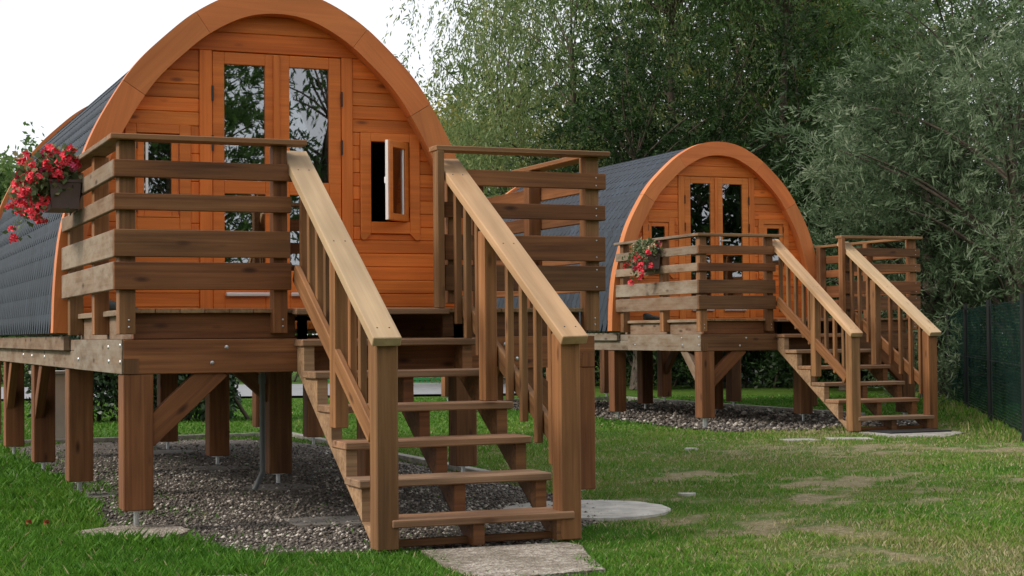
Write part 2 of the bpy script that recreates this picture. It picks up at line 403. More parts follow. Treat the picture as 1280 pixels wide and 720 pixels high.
CYL = {}
def cyl(name, parent, loc, r, h, mat, axis='Z', seg=12, r2=None):
    key = (r, h, mat, seg, r2)
    if key not in CYL:
        bm = bmesh.new(); bmesh.ops.create_cone(bm, cap_ends=True, segments=seg, radius1=r, radius2=r if r2 is None else r2, depth=h)
        me = bpy.data.meshes.new(name); bm.to_mesh(me); bm.free(); me.materials.append(M[mat]); CYL[key] = me
    R = {'Z': Matrix.Identity(4), 'Y': Matrix.Rotation(math.pi / 2, 4, 'X'), 'X': Matrix.Rotation(math.pi / 2, 4, 'Y')}[axis]
    return link(name, CYL[key], parent, None, Matrix.Translation(loc) @ R)

DOME = {}
def bolt(parent, loc, axis, r=0.013):
    key = r
    if key not in DOME:
        bm = bmesh.new(); bmesh.ops.create_uvsphere(bm, u_segments=8, v_segments=5, radius=r)
        me = bpy.data.meshes.new('bolt_head'); bm.to_mesh(me); bm.free(); me.materials.append(M['steel']); DOME[key] = me
    s = {'X': (0.5, 1, 1), 'Y': (1, 0.5, 1)}[axis]
    return link('bolt', DOME[key], parent, None, Matrix.Translation(loc) @ Matrix.Diagonal((*s, 1)))

def np_mesh(name, verts, faces_flat, nper, mat, attr=None, parent=None, smooth=False):
    """fast mesh from numpy arrays; every face has nper corners; attr = per-face 'tone'"""
    me = bpy.data.meshes.new(name)
    nv, nf = len(verts), len(faces_flat) // nper
    me.vertices.add(nv); me.vertices.foreach_set('co', np.asarray(verts, np.float32).ravel())
    me.loops.add(nf * nper); me.loops.foreach_set('vertex_index', np.asarray(faces_flat, np.int32))
    me.polygons.add(nf); me.polygons.foreach_set('loop_start', np.arange(0, nf * nper, nper, dtype=np.int32))
    me.polygons.foreach_set('loop_total', np.full(nf, nper, np.int32))
    if attr is not None:
        a = me.attributes.new('tone', 'FLOAT', 'FACE'); a.data.foreach_set('value', np.asarray(attr, np.float32))
    me.update(calc_edges=True)
    me.materials.append(M[mat])
    return link(name, me, parent)

# value noise shared by the ground and the grass
_lat = rng.random((256, 256))
def vnoise(x, y):
    xi, yi = np.floor(x).astype(int), np.floor(y).astype(int)
    fx, fy = x - xi, y - yi
    fx, fy = fx * fx * (3 - 2 * fx), fy * fy * (3 - 2 * fy)
    g = lambda a, c: _lat[a % 256, c % 256]
    return (g(xi, yi) * (1 - fx) + g(xi + 1, yi) * fx) * (1 - fy) + (g(xi, yi + 1) * (1 - fx) + g(xi + 1, yi + 1) * fx) * fy
def fbm(x, y): return (vnoise(x, y) + 0.5 * vnoise(x * 2.1 + 7, y * 2.1 + 3) + 0.25 * vnoise(x * 4.3 + 1, y * 4.3 + 9)) / 1.75
DRY = [(3.36, -0.68, 1.0, 0.34, 0.75), (5.25, 1.16, 1.3, 0.5, 0.5), (8.6, 3.5, 1.9, 0.75, 0.72), (2.76, -2.25, 0.5, 0.32, 0.5), (3.0, -2.7, 0.5, 0.3, 0.5),
       (4.97, 2.13, 1.2, 0.5, 0.38), (6.1, -0.05, 1.0, 0.6, 0.35), (3.6, -1.5, 0.6, 0.35, 0.5), (4.5, 0.15, 0.9, 0.45, 0.6), (11.5, 5.6, 1.2, 0.6, 0.4)]
def dryness(x, y):
    d = np.zeros_like(x)
    for cx, cy, rx, ry, s in DRY:
        u = (x - cx) * 0.92 - (y - cy) * 0.38; w = (x - cx) * 0.38 + (y - cy) * 0.92
        d = np.maximum(d, s * np.exp(-(u / (rx * 1.25)) ** 2 - (w / (ry * 1.3)) ** 2))
    n = fbm(x * 1.6, y * 2.2)
    n2 = fbm(x * 5.5 + 3, y * 7.0)
    n3 = vnoise(x * 17 + 5, y * 17)
    d = d * (0.05 + 0.8 * n + 1.3 * (n2 - 0.35) + 0.7 * (n3 - 0.4)) + np.clip(0.4 * n + 0.4 * n2 + 0.2 * n3 - 0.47, 0, 1) * 2.2 * np.clip((x - 1.5) * 0.6, 0, 1) * np.clip((9 - y) * 0.3, 0, 1)
    return np.clip(d, 0, 1)

OFF = Vector((7.8907, 7.4658, 0.0))
GRAVEL = [(0.25, 8.7), (3.25, 8.7), (3.25, 4.5), (3.2, 1.0), (3.15, 0.1), (2.7, -0.6), (2.25, -1.25), (2.1, -1.42), (1.5, -1.48), (0.95, -1.36),
          (0.6, -1.16), (0.30, -0.86), (0.12, -0.55), (0.02, 0.0), (0.04, 0.9), (0.2, 1.8), (0.12, 2.8), (0.3, 3.6), (0.22, 5.0), (0.3, 7.0)]
def in_poly(x, y, poly):
    r = np.zeros(x.shape, bool); n = len(poly)
    for i in range(n):
        x0, y0 = poly[i]; x1, y1 = poly[(i + 1) % n]
        if y0 == y1: continue
        c = ((y0 > y) != (y1 > y)) & (x < (x1 - x0) * (y - y0) / (y1 - y0) + x0)
        r ^= c
    return r

def smooth_poly(poly, it=2):
    for _ in range(it):
        q = []
        for i in range(len(poly)):
            a, b_ = poly[i], poly[(i + 1) % len(poly)]
            q += [(a[0] * .75 + b_[0] * .25, a[1] * .75 + b_[1] * .25), (a[0] * .25 + b_[0] * .75, a[1] * .25 + b_[1] * .75)]
        poly = q
    return poly
GP = [smooth_poly(GRAVEL), [(x + OFF.x, max(y, -0.55 + 0.12 * math.sin(x * 5)) + OFF.y) for x, y in smooth_poly(GRAVEL)]]
# ------------------------------------------------------------------ the setting: lawn, gravel, road
def ground():
    fine = np.arange(-14, 30.01, 0.16)
    xs = np.concatenate([np.array([-400, -120, -50, -25]), fine, np.array([45, 90, 200, 500])])
    ys = np.concatenate([np.array([-400, -120, -50, -25]), np.arange(-14, 34.01, 0.16), np.array([50, 90, 200, 500])])
    X, Y = np.meshgrid(xs, ys)
    Z = (fbm(X * 0.5, Y * 0.5) - 0.5) * 0.02 + (fbm(X * 2.5, Y * 2.5) - 0.5) * 0.012
    Z[(np.abs(X) > 30) | (np.abs(Y) > 34)] = 0
    Z -= 0.012
    for g in GP: Z[in_poly(X, Y, g)] = -0.04
    v = np.stack([X, Y, Z], -1).reshape(-1, 3)
    nx, ny = len(xs), len(ys)
    i = np.arange(nx * ny).reshape(ny, nx)
    q = np.stack([i[:-1, :-1], i[:-1, 1:], i[1:, 1:], i[1:, :-1]], -1).reshape(-1)
    o = np_mesh('lawn', v, q, 4, 'lawn')
    a = o.data.attributes.new('dry', 'FLOAT', 'POINT'); a.data.foreach_set('value', dryness(v[:, 0], v[:, 1]).astype(np.float32))
    for p in o.data.polygons: p.use_smooth = True
    tag(o, 'green lawn with dry worn patches around the pods', 'lawn', kind='structure')
ground()

PX = 1280.0
F = 58.98 / 36 * PX
def at(px, zd, z=0.0):
    """point on height z, at depth zd, under picture column px"""
    p = CAM + FWD * zd + RGT * ((px - 640) / F * zd)
    return Vector((p.x, p.y, z))

def sheet(name, poly, z, mat, label, kind='structure', cat=None):
    bm = bmesh.new(); bm.faces.new([bm.verts.new((x, y, z)) for x, y in poly])
    bmesh.ops.recalc_face_normals(bm, faces=bm.faces)
    me = bpy.data.meshes.new(name); bm.to_mesh(me); bm.free()
    if me.polygons[0].normal.z < 0: me.flip_normals()
    o = link(name, me, None, mat); return tag(o, label, cat, kind=kind)

for poly, lab in zip(GP, ('grey gravel bed under the near pod', 'grey gravel bed under the far pod')):
    sheet('gravel_bed', poly, -0.012, 'gravel', lab)

# loose stones on the gravel beds
ICO = None
def pebbles(name, poly, n, size, label, front):
    global ICO
    if ICO is None:
        ICO = (np.array([(1, 0, 0), (-1, 0, 0), (0, 1, 0), (0, -1, 0), (0, 0, 1), (0, 0, -1.0)]), np.array([(0, 2, 4), (2, 1, 4), (1, 3, 4), (3, 0, 4), (2, 0, 5), (1, 2, 5), (3, 1, 5), (0, 3, 5)]))
    bv, bf = ICO
    pa = np.array(poly); lo, hi = pa.min(0), pa.max(0)
    pts = []
    while sum(map(len, pts)) < n:
        p = lo + rng.random((n * 3, 2)) * (hi - lo)
        p = p[in_poly(p[:, 0], p[:, 1], poly)]
        keep = rng.random(len(p)) < np.clip(1.15 - (p[:, 1] - lo[1]) / front, 0.10, 1)
        pts.append(p[keep])
    p = np.concatenate(pts)[:n]
    js = rng.random(n) < 0.35; p[js] += rng.normal(size=(js.sum(), 2)) * 0.10
    s = size * (0.35 + rng.random(n) ** 4 * 2.6)
    sc = s[:, None] * np.stack([0.8 + 0.6 * rng.random(n), 0.7 + 0.4 * rng.random(n), 0.45 + 0.35 * rng.random(n)], 1)
    a = rng.random(n) * 6.283; ca, sa = np.cos(a), np.sin(a)
    v = bv[None] * (1 + 0.5 * (rng.random((n, len(bv), 1)) - 0.5)) * sc[:, None, :]
    x = v[..., 0] * ca[:, None] - v[..., 1] * sa[:, None] + p[:, 0:1]
    y = v[..., 0] * sa[:, None] + v[..., 1] * ca[:, None] + p[:, 1:2]
    z = v[..., 2] - 0.011 + sc[:, 2:3] * (0.3 + 0.6 * rng.random((n, 1)))
    V = np.stack([x, y, z], -1).reshape(-1, 3)
    Fc = (bf[None] + (np.arange(n) * len(bv))[:, None, None]).reshape(-1)
    o = np_mesh(name, V, Fc, 3, 'pebble', np.repeat(np.clip(rng.random(n) ** 1.5 * (0.55 + 0.9 * fbm(p[:, 0] * 2.2, p[:, 1] * 2.2)), 0, 1), len(bf)))
    tag(o, label, 'gravel', kind='stuff')
pebbles('gravel', GP[0], 62000, 0.0056, 'loose grey and tan gravel stones under the near pod', 9.0)
pebbles('gravel', GP[1], 14000, 0.013, 'loose grey gravel stones under the far pod', 9.0)

# pale concrete edging along the gravel
def kerb(p0, p1, label, w=0.09):
    p0, p1 = Vector(p0), Vector(p1)
    o = strut('kerb', None, p0, p1, 0.14, w, 'concrete', side=(p1 - p0).cross(Vector((0, 0, 1))))
    o['kind'] = 'structure'; o['label'] = label
for pod, w in ((Vector((0, 0, 0)), 'near'), (OFF, 'far')):
    kerb(pod + Vector((3.32, 1.6, -0.035)), pod + Vector((3.34, 8.7, -0.035)), 'pale concrete edging along right side of the %s gravel bed' % w)
    kerb(pod + Vector((0.2, 8.76, -0.035)), pod + Vector((3.38, 8.78, -0.035)), 'pale concrete edging behind the %s gravel bed' % w)

# road far behind the near pod
rd = [(at(-700, 29), at(-700, 37.5)), (at(1500, 31), at(1500, 38))]
a0, a1, b0, b1 = at(-900, 29.2), at(-900, 36.8), at(700, 31), at(700, 38.5)
sheet('road', [(a0.x, a0.y), (b0.x, b0.y), (b1.x, b1.y), (a1.x, a1.y)], 0.03, 'asphalt', 'pale asphalt road seen between the legs of the near pod')

# ------------------------------------------------------------------ the pods
XC = 1.54
CTRL = [(1.59, 1.14), (1.575, 1.5), (1.53, 1.88), (1.405, 2.31), (1.345, 2.48), (1.235, 2.70), (1.03, 3.02), (0.77, 3.28), (0.585, 3.43), (0.30, 3.575), (0.0, 3.62)]
def profile(n=160):
    pts = [(-a, z) for a, z in CTRL] + [(a, z) for a, z in CTRL[-2::-1]]
    P = [Vector((x, z)) for x, z in pts]
    P = [P[0] * 2 - P[1]] + P + [P[-1] * 2 - P[-2]]
    out = []
    for i in range(1, len(P) - 2):
        for k in range(24):
            t = k / 24
            a, b_, c, d = P[i - 1], P[i], P[i + 1], P[i + 2]
            out.append(0.5 * ((2 * b_) + (c - a) * t + (2 * a - 5 * b_ + 4 * c - d) * t * t + (3 * b_ - a - 3 * c + d) * t ** 3))
    out.append(P[-2])
    L = [0]
    for a, b_ in zip(out, out[1:]): L.append(L[-1] + (b_ - a).length)
    xs = np.interp(np.linspace(0, L[-1], n + 1), L, [p.x for p in out]); zs = np.interp(np.linspace(0, L[-1], n + 1), L, [p.y for p in out])
    # light smoothing keeps the arch fair
    for _ in range(6):
        xs[1:-1] = (xs[:-2] + 2 * xs[1:-1] + xs[2:]) / 4; zs[1:-1] = (zs[:-2] + 2 * zs[1:-1] + zs[2:]) / 4
    return np.stack([xs, zs], 1), L[-1]
PRO, PLEN = profile()
TAN = np.gradient(PRO, axis=0); TAN /= np.linalg.norm(TAN, axis=1)[:, None]
NOR = np.stack([-TAN[:, 1], TAN[:, 0]], 1)          # outward normal (left side first)
def offs(d): return PRO - NOR * d
def half_at(z, d=0.0):
    q = offs(d); L = q[:81]
    return float(np.interp(z, L[:, 1], -L[:, 0]))

TAB = None
def shingle_mesh():
    global TAB
    if TAB: return TAB
    w, h, t = 0.067, 0.235, 0.006
    p = [(-0.022, 0), (0.022, 0), (w, 0.105), (w, h), (-w, h), (-w, 0.105)]
    vs = [(x, y, 0) for x, y in p] + [(x, y, -t) for x, y in p]
    fs = [list(range(6))] + [[(i + 1) % 6, i, 6 + i, 6 + (i + 1) % 6] for i in range(6)]
    TAB = bpy.data.meshes.new('shingle'); TAB.from_pydata(vs, [], fs); TAB.materials.append(M['shingle'])
    return TAB

def roof_shingles(pod):
    me = shingle_mesh(); ev, ew = 0.14, 0.139
    S_ = np.linspace(0, PLEN, 161)
    tabs = []
    half = PLEN / 2
    for side in (-1, 1):
        s = 0.0; row = 0
        while s < half - 0.02:
            q = s if side < 0 else PLEN - s
            x = np.interp(q, S_, PRO[:, 0]); z = np.interp(q, S_, PRO[:, 1])
            q2 = q + 0.1 * (1 if side < 0 else -1)
            q2 = min(max(q2, 0), PLEN)
            nx = np.interp(q2, S_, NOR[:, 0]); nz = np.interp(q2, S_, NOR[:, 1]); ln = math.hypot(nx, nz); nx /= ln; nz /= ln
            n = Vector((nx, 0, nz)); vdir = Vector((nz, 0, -nx)) if side < 0 else Vector((-nz, 0, nx))
            # tip the tab so that its lower edge stands proud
            vv = (vdir - n * 0.018).normalized(); nn = Vector((1, 0, 0)).cross(vv); 
            u = Vector((0, 1, 0)); w_ = u.cross(vv)
            if w_.dot(n) < 0: u = -u; w_ = u.cross(vv)
            k = 0; y = 2.31 + (0.07 if row % 2 else 0.139)
            while y < 7.84:
                base = Vector((XC + x, y, z)) - n * 0.014
                m4 = Matrix.Identity(4)
                for i in range(3): m4[i][0] = u[i]; m4[i][1] = vv[i]; m4[i][2] = w_[i]; m4[i][3] = base[i]
                m4 = m4 @ Matrix.Rotation(random.uniform(-0.012, 0.012), 4, 'Z')
                tabs.append((side, y, s, m4)); y += ew
            s += ev; row += 1
    left = sorted([t for t in tabs if t[0] < 0], key=lambda t: t[1])
    for t in left[:290]: link('shingle', me, pod, None, t[3])
    rest = left[290:] + [t for t in tabs if t[0] > 0]
    bv = np.array([v.co[:] for v in me.vertices] ); vs, fs = [], []
    for j, t in enumerate(rest):
        R = np.array(t[3]); vs.append(bv @ R[:3, :3].T + R[:3, 3])
        fs += [[i + j * 12 for i in f.vertices] for f in me.polygons]
    m2 = bpy.data.meshes.new('shingle_field'); m2.from_pydata(np.concatenate(vs).tolist(), [], fs); m2.materials.append(M['shingle'])
    tag(link('shingle_field', m2, pod), kind='stuff')

def arch_piece(name, pod, i0, i1, d0, d1, y0, y1, mat):
    A, B = offs(d0)[i0:i1 + 1], offs(d1)[i0:i1 + 1]
    poly = [(XC + x, z) for x, z in A] + [(XC + x, z) for x, z in B[::-1]]
    return prism(name, pod, poly, 1, y0, y1, mat)

def strip_mesh(name, pod, i0, i1, d0, d1, y0, y1, mat):
    """curved shell piece built from quads (no big n-gons)"""
    A, B = offs(d0)[i0:i1 + 1], offs(d1)[i0:i1 + 1]; n = len(A)
    # local X runs along the middle chord so that the grain follows the piece
    mid = (A[0] + A[-1] + B[0] + B[-1]) / 4; ch = A[-1] - A[0]; ang = math.atan2(ch[1], ch[0])
    ca, sa = math.cos(ang), math.sin(ang)
    def loc(p, y): dx, dz = p[0] - mid[0], p[1] - mid[1]; return (dx * ca + dz * sa, y - (y0 + y1) / 2, -dx * sa + dz * ca)
    vs, fs = [], []
    for a, b_ in zip(A, B): vs += [loc(a, y0), loc(a, y1), loc(b_, y1), loc(b_, y0)]
    for i in range(n - 1):
        for k in range(4): fs.append([4 * i + k, 4 * i + (k + 1) % 4, 4 * i + 4 + (k + 1) % 4, 4 * i + 4 + k])
    fs += [[0, 1, 2, 3], [4 * n - 1, 4 * n - 2, 4 * n - 3, 4 * n - 4]]
    bm = bmesh.new(); bv = [bm.verts.new(v) for v in vs]
    for f in fs: bm.faces.new([bv[i] for i in f])
    bmesh.ops.recalc_face_normals(bm, faces=bm.faces)
    me = bpy.data.meshes.new(name); bm.to_mesh(me); bm.free()
    m4 = Matrix.Translation((XC + mid[0], (y0 + y1) / 2, mid[1])) @ Matrix.Rotation(-ang, 4, 'Y')
    return link(name, me, pod, mat, m4)

DOOR = (0.98, 2.125, 1.275, 3.17)
WINS = [(0.45, 0.916, 1.82, 2.62), (2.184, 2.65, 1.82, 2.62)]
YF = 2.30

def make_pod(loc, label, open_window, curtain):
    pod = thing('camping_pod', label, 'cabin', loc, 'wooden barrel camping pods')
    # arch trim in five pieces with open joints, front and rear
    cuts = [0, 46, 64, 98, 116, 160]
    for i0, i1 in zip(cuts, cuts[1:]):
        g = 0
        o = strip_mesh('arch_trim', pod, i0, i1, -0.008, 0.172, 2.185, 2.31, 'trim')
        o.matrix_basis = o.matrix_basis @ Matrix.Diagonal((0.9972, 1, 1, 1))
    for i0, i1 in zip(cuts, cuts[1:]): strip_mesh('rear_arch_trim', pod, i0, i1, -0.02, 0.16, 7.86, 7.96, 'trim')
    # shell, floor, rear wall
    o = strip_mesh('roof_shell', pod, 0, 160, 0.03, 0.085, 2.30, 7.86, 'underlay')
    strip_mesh('inner_lining', pod, 0, 160, 0.087, 0.10, 2.36, 7.80, 'dim')
    box('floor', pod, (0.06, 3.02), (2.31, 7.85), (1.14, 1.22), 'dim')
    q = offs(0.09); prism('rear_wall', pod, [(XC + x, z) for x, z in q], 1, 7.80, 7.85, 'clad')
    # horizontal cladding boards, cut round the openings
    rows = [(1.155, 1.218)] + [(1.22 + 0.1 * k, 1.318 + 0.1 * k) for k in range(18)] + [(3.02, 3.168), (3.172, 3.308), (3.31, 3.44), (3.442, 3.53)]
    opens = [DOOR] + WINS
    for z0, z1 in rows:
        hw = half_at(z1, 0.045)
        segs = [(XC - hw, XC + hw)]
        for ox0, ox1, oz0, oz1 in opens:
            if oz1 <= z0 + 0.01 or oz0 >= z1 - 0.01: continue
            ns = []
            for a, b_ in segs:
                if ox0 > a + 0.01: ns.append((a, min(b_, ox0)))
                if ox1 < b_ - 0.01: ns.append((max(a, ox1), b_))
            segs = [s for s in ns if s[1] - s[0] > 0.01]
        for a, b_ in segs:
            box('cladding_board', pod, (a, b_), (YF + random.uniform(0, .002), YF + 0.036), (z0, z1), 'clad', bev=0.005)
    # door frame and two leaves
    x0, x1, z0, z1 = DOOR
    box('door_jamb', pod, (x0, 1.072), (YF - 0.012, YF + 0.05), (z0, z1), 'joinery')
    box('door_jamb', pod, (2.041, x1), (YF - 0.012, YF + 0.05), (z0, z1), 'joinery')
    box('door_threshold', pod, (1.072, 2.041), (YF - 0.02, YF + 0.06), (z0 - 0.002, z0 + 0.028), 'joinery')
    for a, b_, ga, gb, hs in ((1.076, 1.545, 1.162, 1.463, -1), (1.549, 2.037, 1.645, 1.945, 1)):
        zb, zt = z0 + 0.03, z1 - 0.005
        y = (YF - 0.002, YF + 0.045)
        d = joined_boxes('door', pod, [((a, ga), y, (zb, zt)), ((gb, b_), y, (zb, zt)), ((ga, gb), y, (3.078, zt)), ((ga, gb), y, (2.14, 2.236)), ((ga, gb), y, (zb, 1.585))], 'joinery')
        box('glass_pane', d, (ga - 0.01, gb + 0.01), (YF + 0.018, YF + 0.024), (2.226, 3.088), 'glass', bev=0.0005)
        box('glass_pane', d, (ga - 0.01, gb + 0.01), (YF + 0.018, YF + 0.024), (1.575, 2.15), 'glass', bev=0.0005)
        box('rain_deflector', d, (ga, gb + 0.03), (YF - 0.035, YF - 0.003), (1.395, 1.425), 'alu', bev=0.008)
        for zz in (2.50, 2.86):
            cyl('hinge', d, ((1.074 if hs < 0 else 2.039), YF - 0.016, zz), 0.008, 0.11, 'black', seg=8)
        if hs > 0:
            box('handle_plate', d, (1.585, 1.612), (YF - 0.012, YF - 0.003), (2.2, 2.38), 'alu')
            h = box('handle', d, (1.592, 1.73), (YF - 0.06, YF - 0.045), (2.318, 2.336), 'alu', bev=0.006)
            box('handle_stem', d, (1.592, 1.606), (YF - 0.05, YF - 0.012), (2.32, 2.334), 'alu')
    box('door_cover_strip', pod, (1.522, 1.57), (YF - 0.018, YF - 0.0025), (z0 + 0.04, z1 - 0.008), 'joinery')
    # small side windows
    for wi, (wx0, wx1, wz0, wz1) in enumerate(WINS):
        ox0, ox1, oz0, oz1 = wx0 + 0.081, wx1 - 0.081, 1.956, 2.556
        y0, y1 = YF - 0.016, YF + 0.04
        fr = prism('window_frame', pod, [(wx0, wz1), (wx0, 1.83), (wx0 + 0.02, wz0), (wx0 + 0.04, wz0 + 0.002), (wx0 + 0.075, 1.868), (wx1 - 0.075, 1.868), (wx1 - 0.04, wz0 + 0.002), (wx1 - 0.02, wz0), (wx1, 1.83), (wx1, wz1),
                                         (ox1, oz1), (ox1, oz0), (ox0, oz0), (ox0, oz1)][:10], 1, y0, y1, 'joinery') if False else None
        fr = joined_boxes('window_frame', pod, [((wx0, ox0), (y0, y1), (1.868, wz1)), ((ox1, wx1), (y0, y1), (1.868, wz1)), ((ox0, ox1), (y0, y1), (oz1, wz1)), ((ox0, ox1), (y0, y1), (1.868, oz0))], 'joinery')
        for sgn, xe in ((1, wx0), (-1, wx1)):
            prism('frame_foot', fr, [(xe, 1.868), (xe, 1.835), (xe + sgn * 0.012, 1.82), (xe + sgn * 0.035, 1.822), (xe + sgn * 0.08, 1.868)], 1, y0, y1, 'joinery')
        box('cladding_board', pod, (wx0 + 0.001, wx1 - 0.001), (YF + 0.004, YF + 0.036), (1.82, 1.867), 'clad')
        # sash: hinged on the door-far side
        W = ox1 - ox0 - 0.006; H = oz1 - oz0 - 0.006
        right = wi == 1
        ang = math.radians(43) if (right and open_window) else 0.0
        hx = ox1 - 0.003 if right else ox0 + 0.003
        sgn = -1 if right else 1
        pre = Matrix.Translation((hx, YF - 0.002, oz0 + 0.003)) @ Matrix.Rotation(ang, 4, 'Z')
        ms = 0.052
        def sx(a, b_): return (min(sgn * a, sgn * b_), max(sgn * a, sgn * b_))
        sash = joined_boxes('sash', pod, [(sx(0, ms), (0, 0.04), (0, H)), (sx(W - ms, W), (0, 0.04), (0, H)), (sx(ms, W - ms), (0, 0.04), (0, ms)), (sx(ms, W - ms), (0, 0.04), (H - ms, H))], 'joinery', pre)
        def sub(name, x, y, z, mat, bev=0.001):
            o = box(name, sash, x, y, z, mat, bev); return o
        sub('glass_pane', sx(ms - 0.008, W - ms + 0.008), (0.016, 0.022), (ms - 0.008, H - ms + 0.008), 'glass', 0.0005)
        if open_window:
            sub('seal_glint_strip', sx(W + 0.0005, W + 0.006), (0.012, 0.036), (0.002, H - 0.002), 'pvc')
            sub('seal_glint_strip', sx(ms + 0.012, ms + 0.030), (0.008, 0.0155), (ms, H - ms), 'pvc')  # white strip before the pane paints a reflection in the glass
        for zz in (H * 0.12, H * 0.88):
            cyl('hinge', sash, (sgn * -0.002, -0.008, zz), 0.007, 0.08, 'black', seg=8)
        sub('latch', sx(W - 0.03, W - 0.012), (0.0405, 0.055), (H * 0.46, H * 0.54), 'alu')
        sub('sill_bead', sx(0, W), (-0.014, -0.001), (0.0, 0.012), 'joinery') if not (right and open_window) else None
    roof_shingles(pod)
    # base skirt board on each side, standing on the long beams
    box('base_skirt', pod, (0.012, 0.058), (2.19, 7.9), (1.02, 1.118), 'grey')
    box('base_skirt', pod, (3.032, 3.078), (2.19, 7.9), (1.02, 1.118), 'frame')
    return pod

# ------------------------------------------------------------------ platform with deck, legs and railings
ZB = [(2.024, 2.124), (1.831, 1.927), (1.567, 1.724), (1.378, 1.537)]     # the four rail boards
W_ = 3.098
def make_platform(loc, label, side_brace, far):
    pf = thing('timber_platform', label, 'platform', loc, 'raised timber platforms with railings')
    # long beams and front beam
    box('front_beam', pf, (0.062, 3.04), (0.062, 0.132), (0.895, 1.093), 'frame')
    box('beam_end', pf, (0.064, 0.15), (0.0585, 0.0615), (0.897, 0.985), 'frame', bev=0.001)
    box('beam_end', pf, (2.95, 3.037), (0.0585, 0.0615), (0.897, 0.985), 'frame', bev=0.001)
    box('side_beam_cover', pf, (0.052, 0.061), (0.064, 1.95), (0.897, 1.0945), 'grey')
    box('side_beam', pf, (0.0612, 0.16), (0.134, 8.95), (0.896, 1.018), 'grey')
    box('side_beam', pf, (0.0612, 0.16), (0.134, 2.185), (1.019, 1.0935), 'grey')
    box('side_beam', pf, (2.94, 3.04), (0.134, 8.95), (0.896, 1.0935), 'frame')
    box('centre_beam', pf, (1.52, 1.66), (0.134, 8.95), (0.896, 1.0935), 'frame')
    for yy in (2.4, 4.45, 6.65, 8.85): box('cross_beam', pf, (0.161, 2.939), (yy - 0.03, yy + 0.05), (1.0, 1.09), 'frame')
    # rim joists
    box('rim_joist', pf, (0.13, 1.09), (0.128, 0.17), (1.095, 1.244), 'frame')
    box('rim_joist', pf, (2.03, 2.965), (0.128, 0.17), (1.095, 1.244), 'frame')
    box('rim_joist', pf, (0.128, 0.168), (0.172, 2.18), (1.0945, 1.244), 'grey')
    box('rim_joist', pf, (2.93, 2.968), (0.172, 2.18), (1.0945, 1.244), 'frame')
    for xx in (1.0, 2.08): box('joist', pf, (xx, xx + 0.05), (0.172, 2.18), (1.0945, 1.244), 'frame')
    # deck boards run away from the camera, their ends show above the front rim
    n = 20; x0, x1 = 0.105, 2.985; w = (x1 - x0) / n
    for i in range(n):
        a = x0 + i * w
        box('deck_board', pf, (a + 0.002, a + w - 0.002), (0.082 + random.uniform(-.004, .004), 2.2), (1.2455, 1.2715), 'deck', bev=0.003)
    box('edge_board', pf, (0.088, 0.1035), (0.13, 2.18), (1.235, 1.268), 'grey')
    box('nosing_board', pf, (1.055, 2.02), (-0.03, 0.076), (1.235, 1.2705), 'tread')
    # legs on threaded rods with a plate
    legs = [(x, y) for y in (2.40, 4.42, 6.6, 8.72) for x in (0.075, 1.51, 2.97)] + [(0.062, 0.063), (2.868, 0.063), (1.60, 0.38)]
    for x, y in legs:
        zb = 0.10 if y > 1 else 0.115
        front = y < 0.2
        box('leg', pf, (x, x + 0.172), (y, y + 0.172), (zb, 0.894), 'leg', bev=0.006)
        if not (front and far):
            cyl('leg_rod', pf, (x + 0.086, y + 0.086, zb / 2 + 0.012), 0.016, zb - 0.028, 'steel')
        else:
            cyl('leg_rod', pf, (x + 0.086, y + 0.086, zb / 2), 0.03, zb, 'steel')
        cyl('leg_plate', pf, (x + 0.086, y + 0.086, zb - 0.004), 0.05, 0.007, 'steel')
    # knee braces
    strut('brace', pf, (0.19, 0.115, 0.53), (0.62, 0.115, 0.93), 0.145, 0.07, 'leg', side=(0, 1, 0))
    strut('brace', pf, (2.91, 0.115, 0.53), (2.48, 0.115, 0.93), 0.145, 0.07, 'leg', side=(0, 1, 0))
    strut('brace', pf, (0.12, 4.46, 0.50), (0.12, 4.02, 0.93), 0.12, 0.07, 'leg', side=(1, 0, 0))
    strut('brace', pf, (0.12, 6.64, 0.50), (0.12, 6.20, 0.93), 0.12, 0.07, 'leg', side=(1, 0, 0))
    strut('brace', pf, (1.6, 2.5, 0.62), (1.23, 2.5, 0.95), 0.12, 0.07, 'leg', side=(0, 1, 0))
    strut('brace', pf, (3.05, 6.64, 0.5), (3.05, 6.2, 0.93), 0.12, 0.07, 'leg', side=(1, 0, 0))
    if side_brace:
        strut('brace', pf, (0.11, 0.17, 0.55), (0.11, 0.56, 0.93), 0.12, 0.07, 'grey', side=(1, 0, 0))
    # railing posts
    pz = (1.124, 2.234)
    for (a, b_) in ((0.033, 0.033), (2.97, 0.033)): box('rail_post', pf, (a, a + 0.095), (b_, b_ + 0.094), pz, 'picket')
    box('rail_post', pf, (0.935, 1.02), (0.033, 0.127), pz, 'frame')
    box('rail_post', pf, (2.035, 2.105), (0.033, 0.127), (1.3, 2.07), 'frame')
    box('rail_post', pf, (1.943, 1.989), (-0.034, 0.05), (1.272, 2.234), 'picket')
    for b_ in (0.955, 2.03):
        box('rail_post', pf, (0.033, 0.127), (b_, b_ + 0.09), pz, 'picket')
        box('rail_post', pf, (2.97, 3.064), (b_, b_ + 0.09), pz, 'frame')
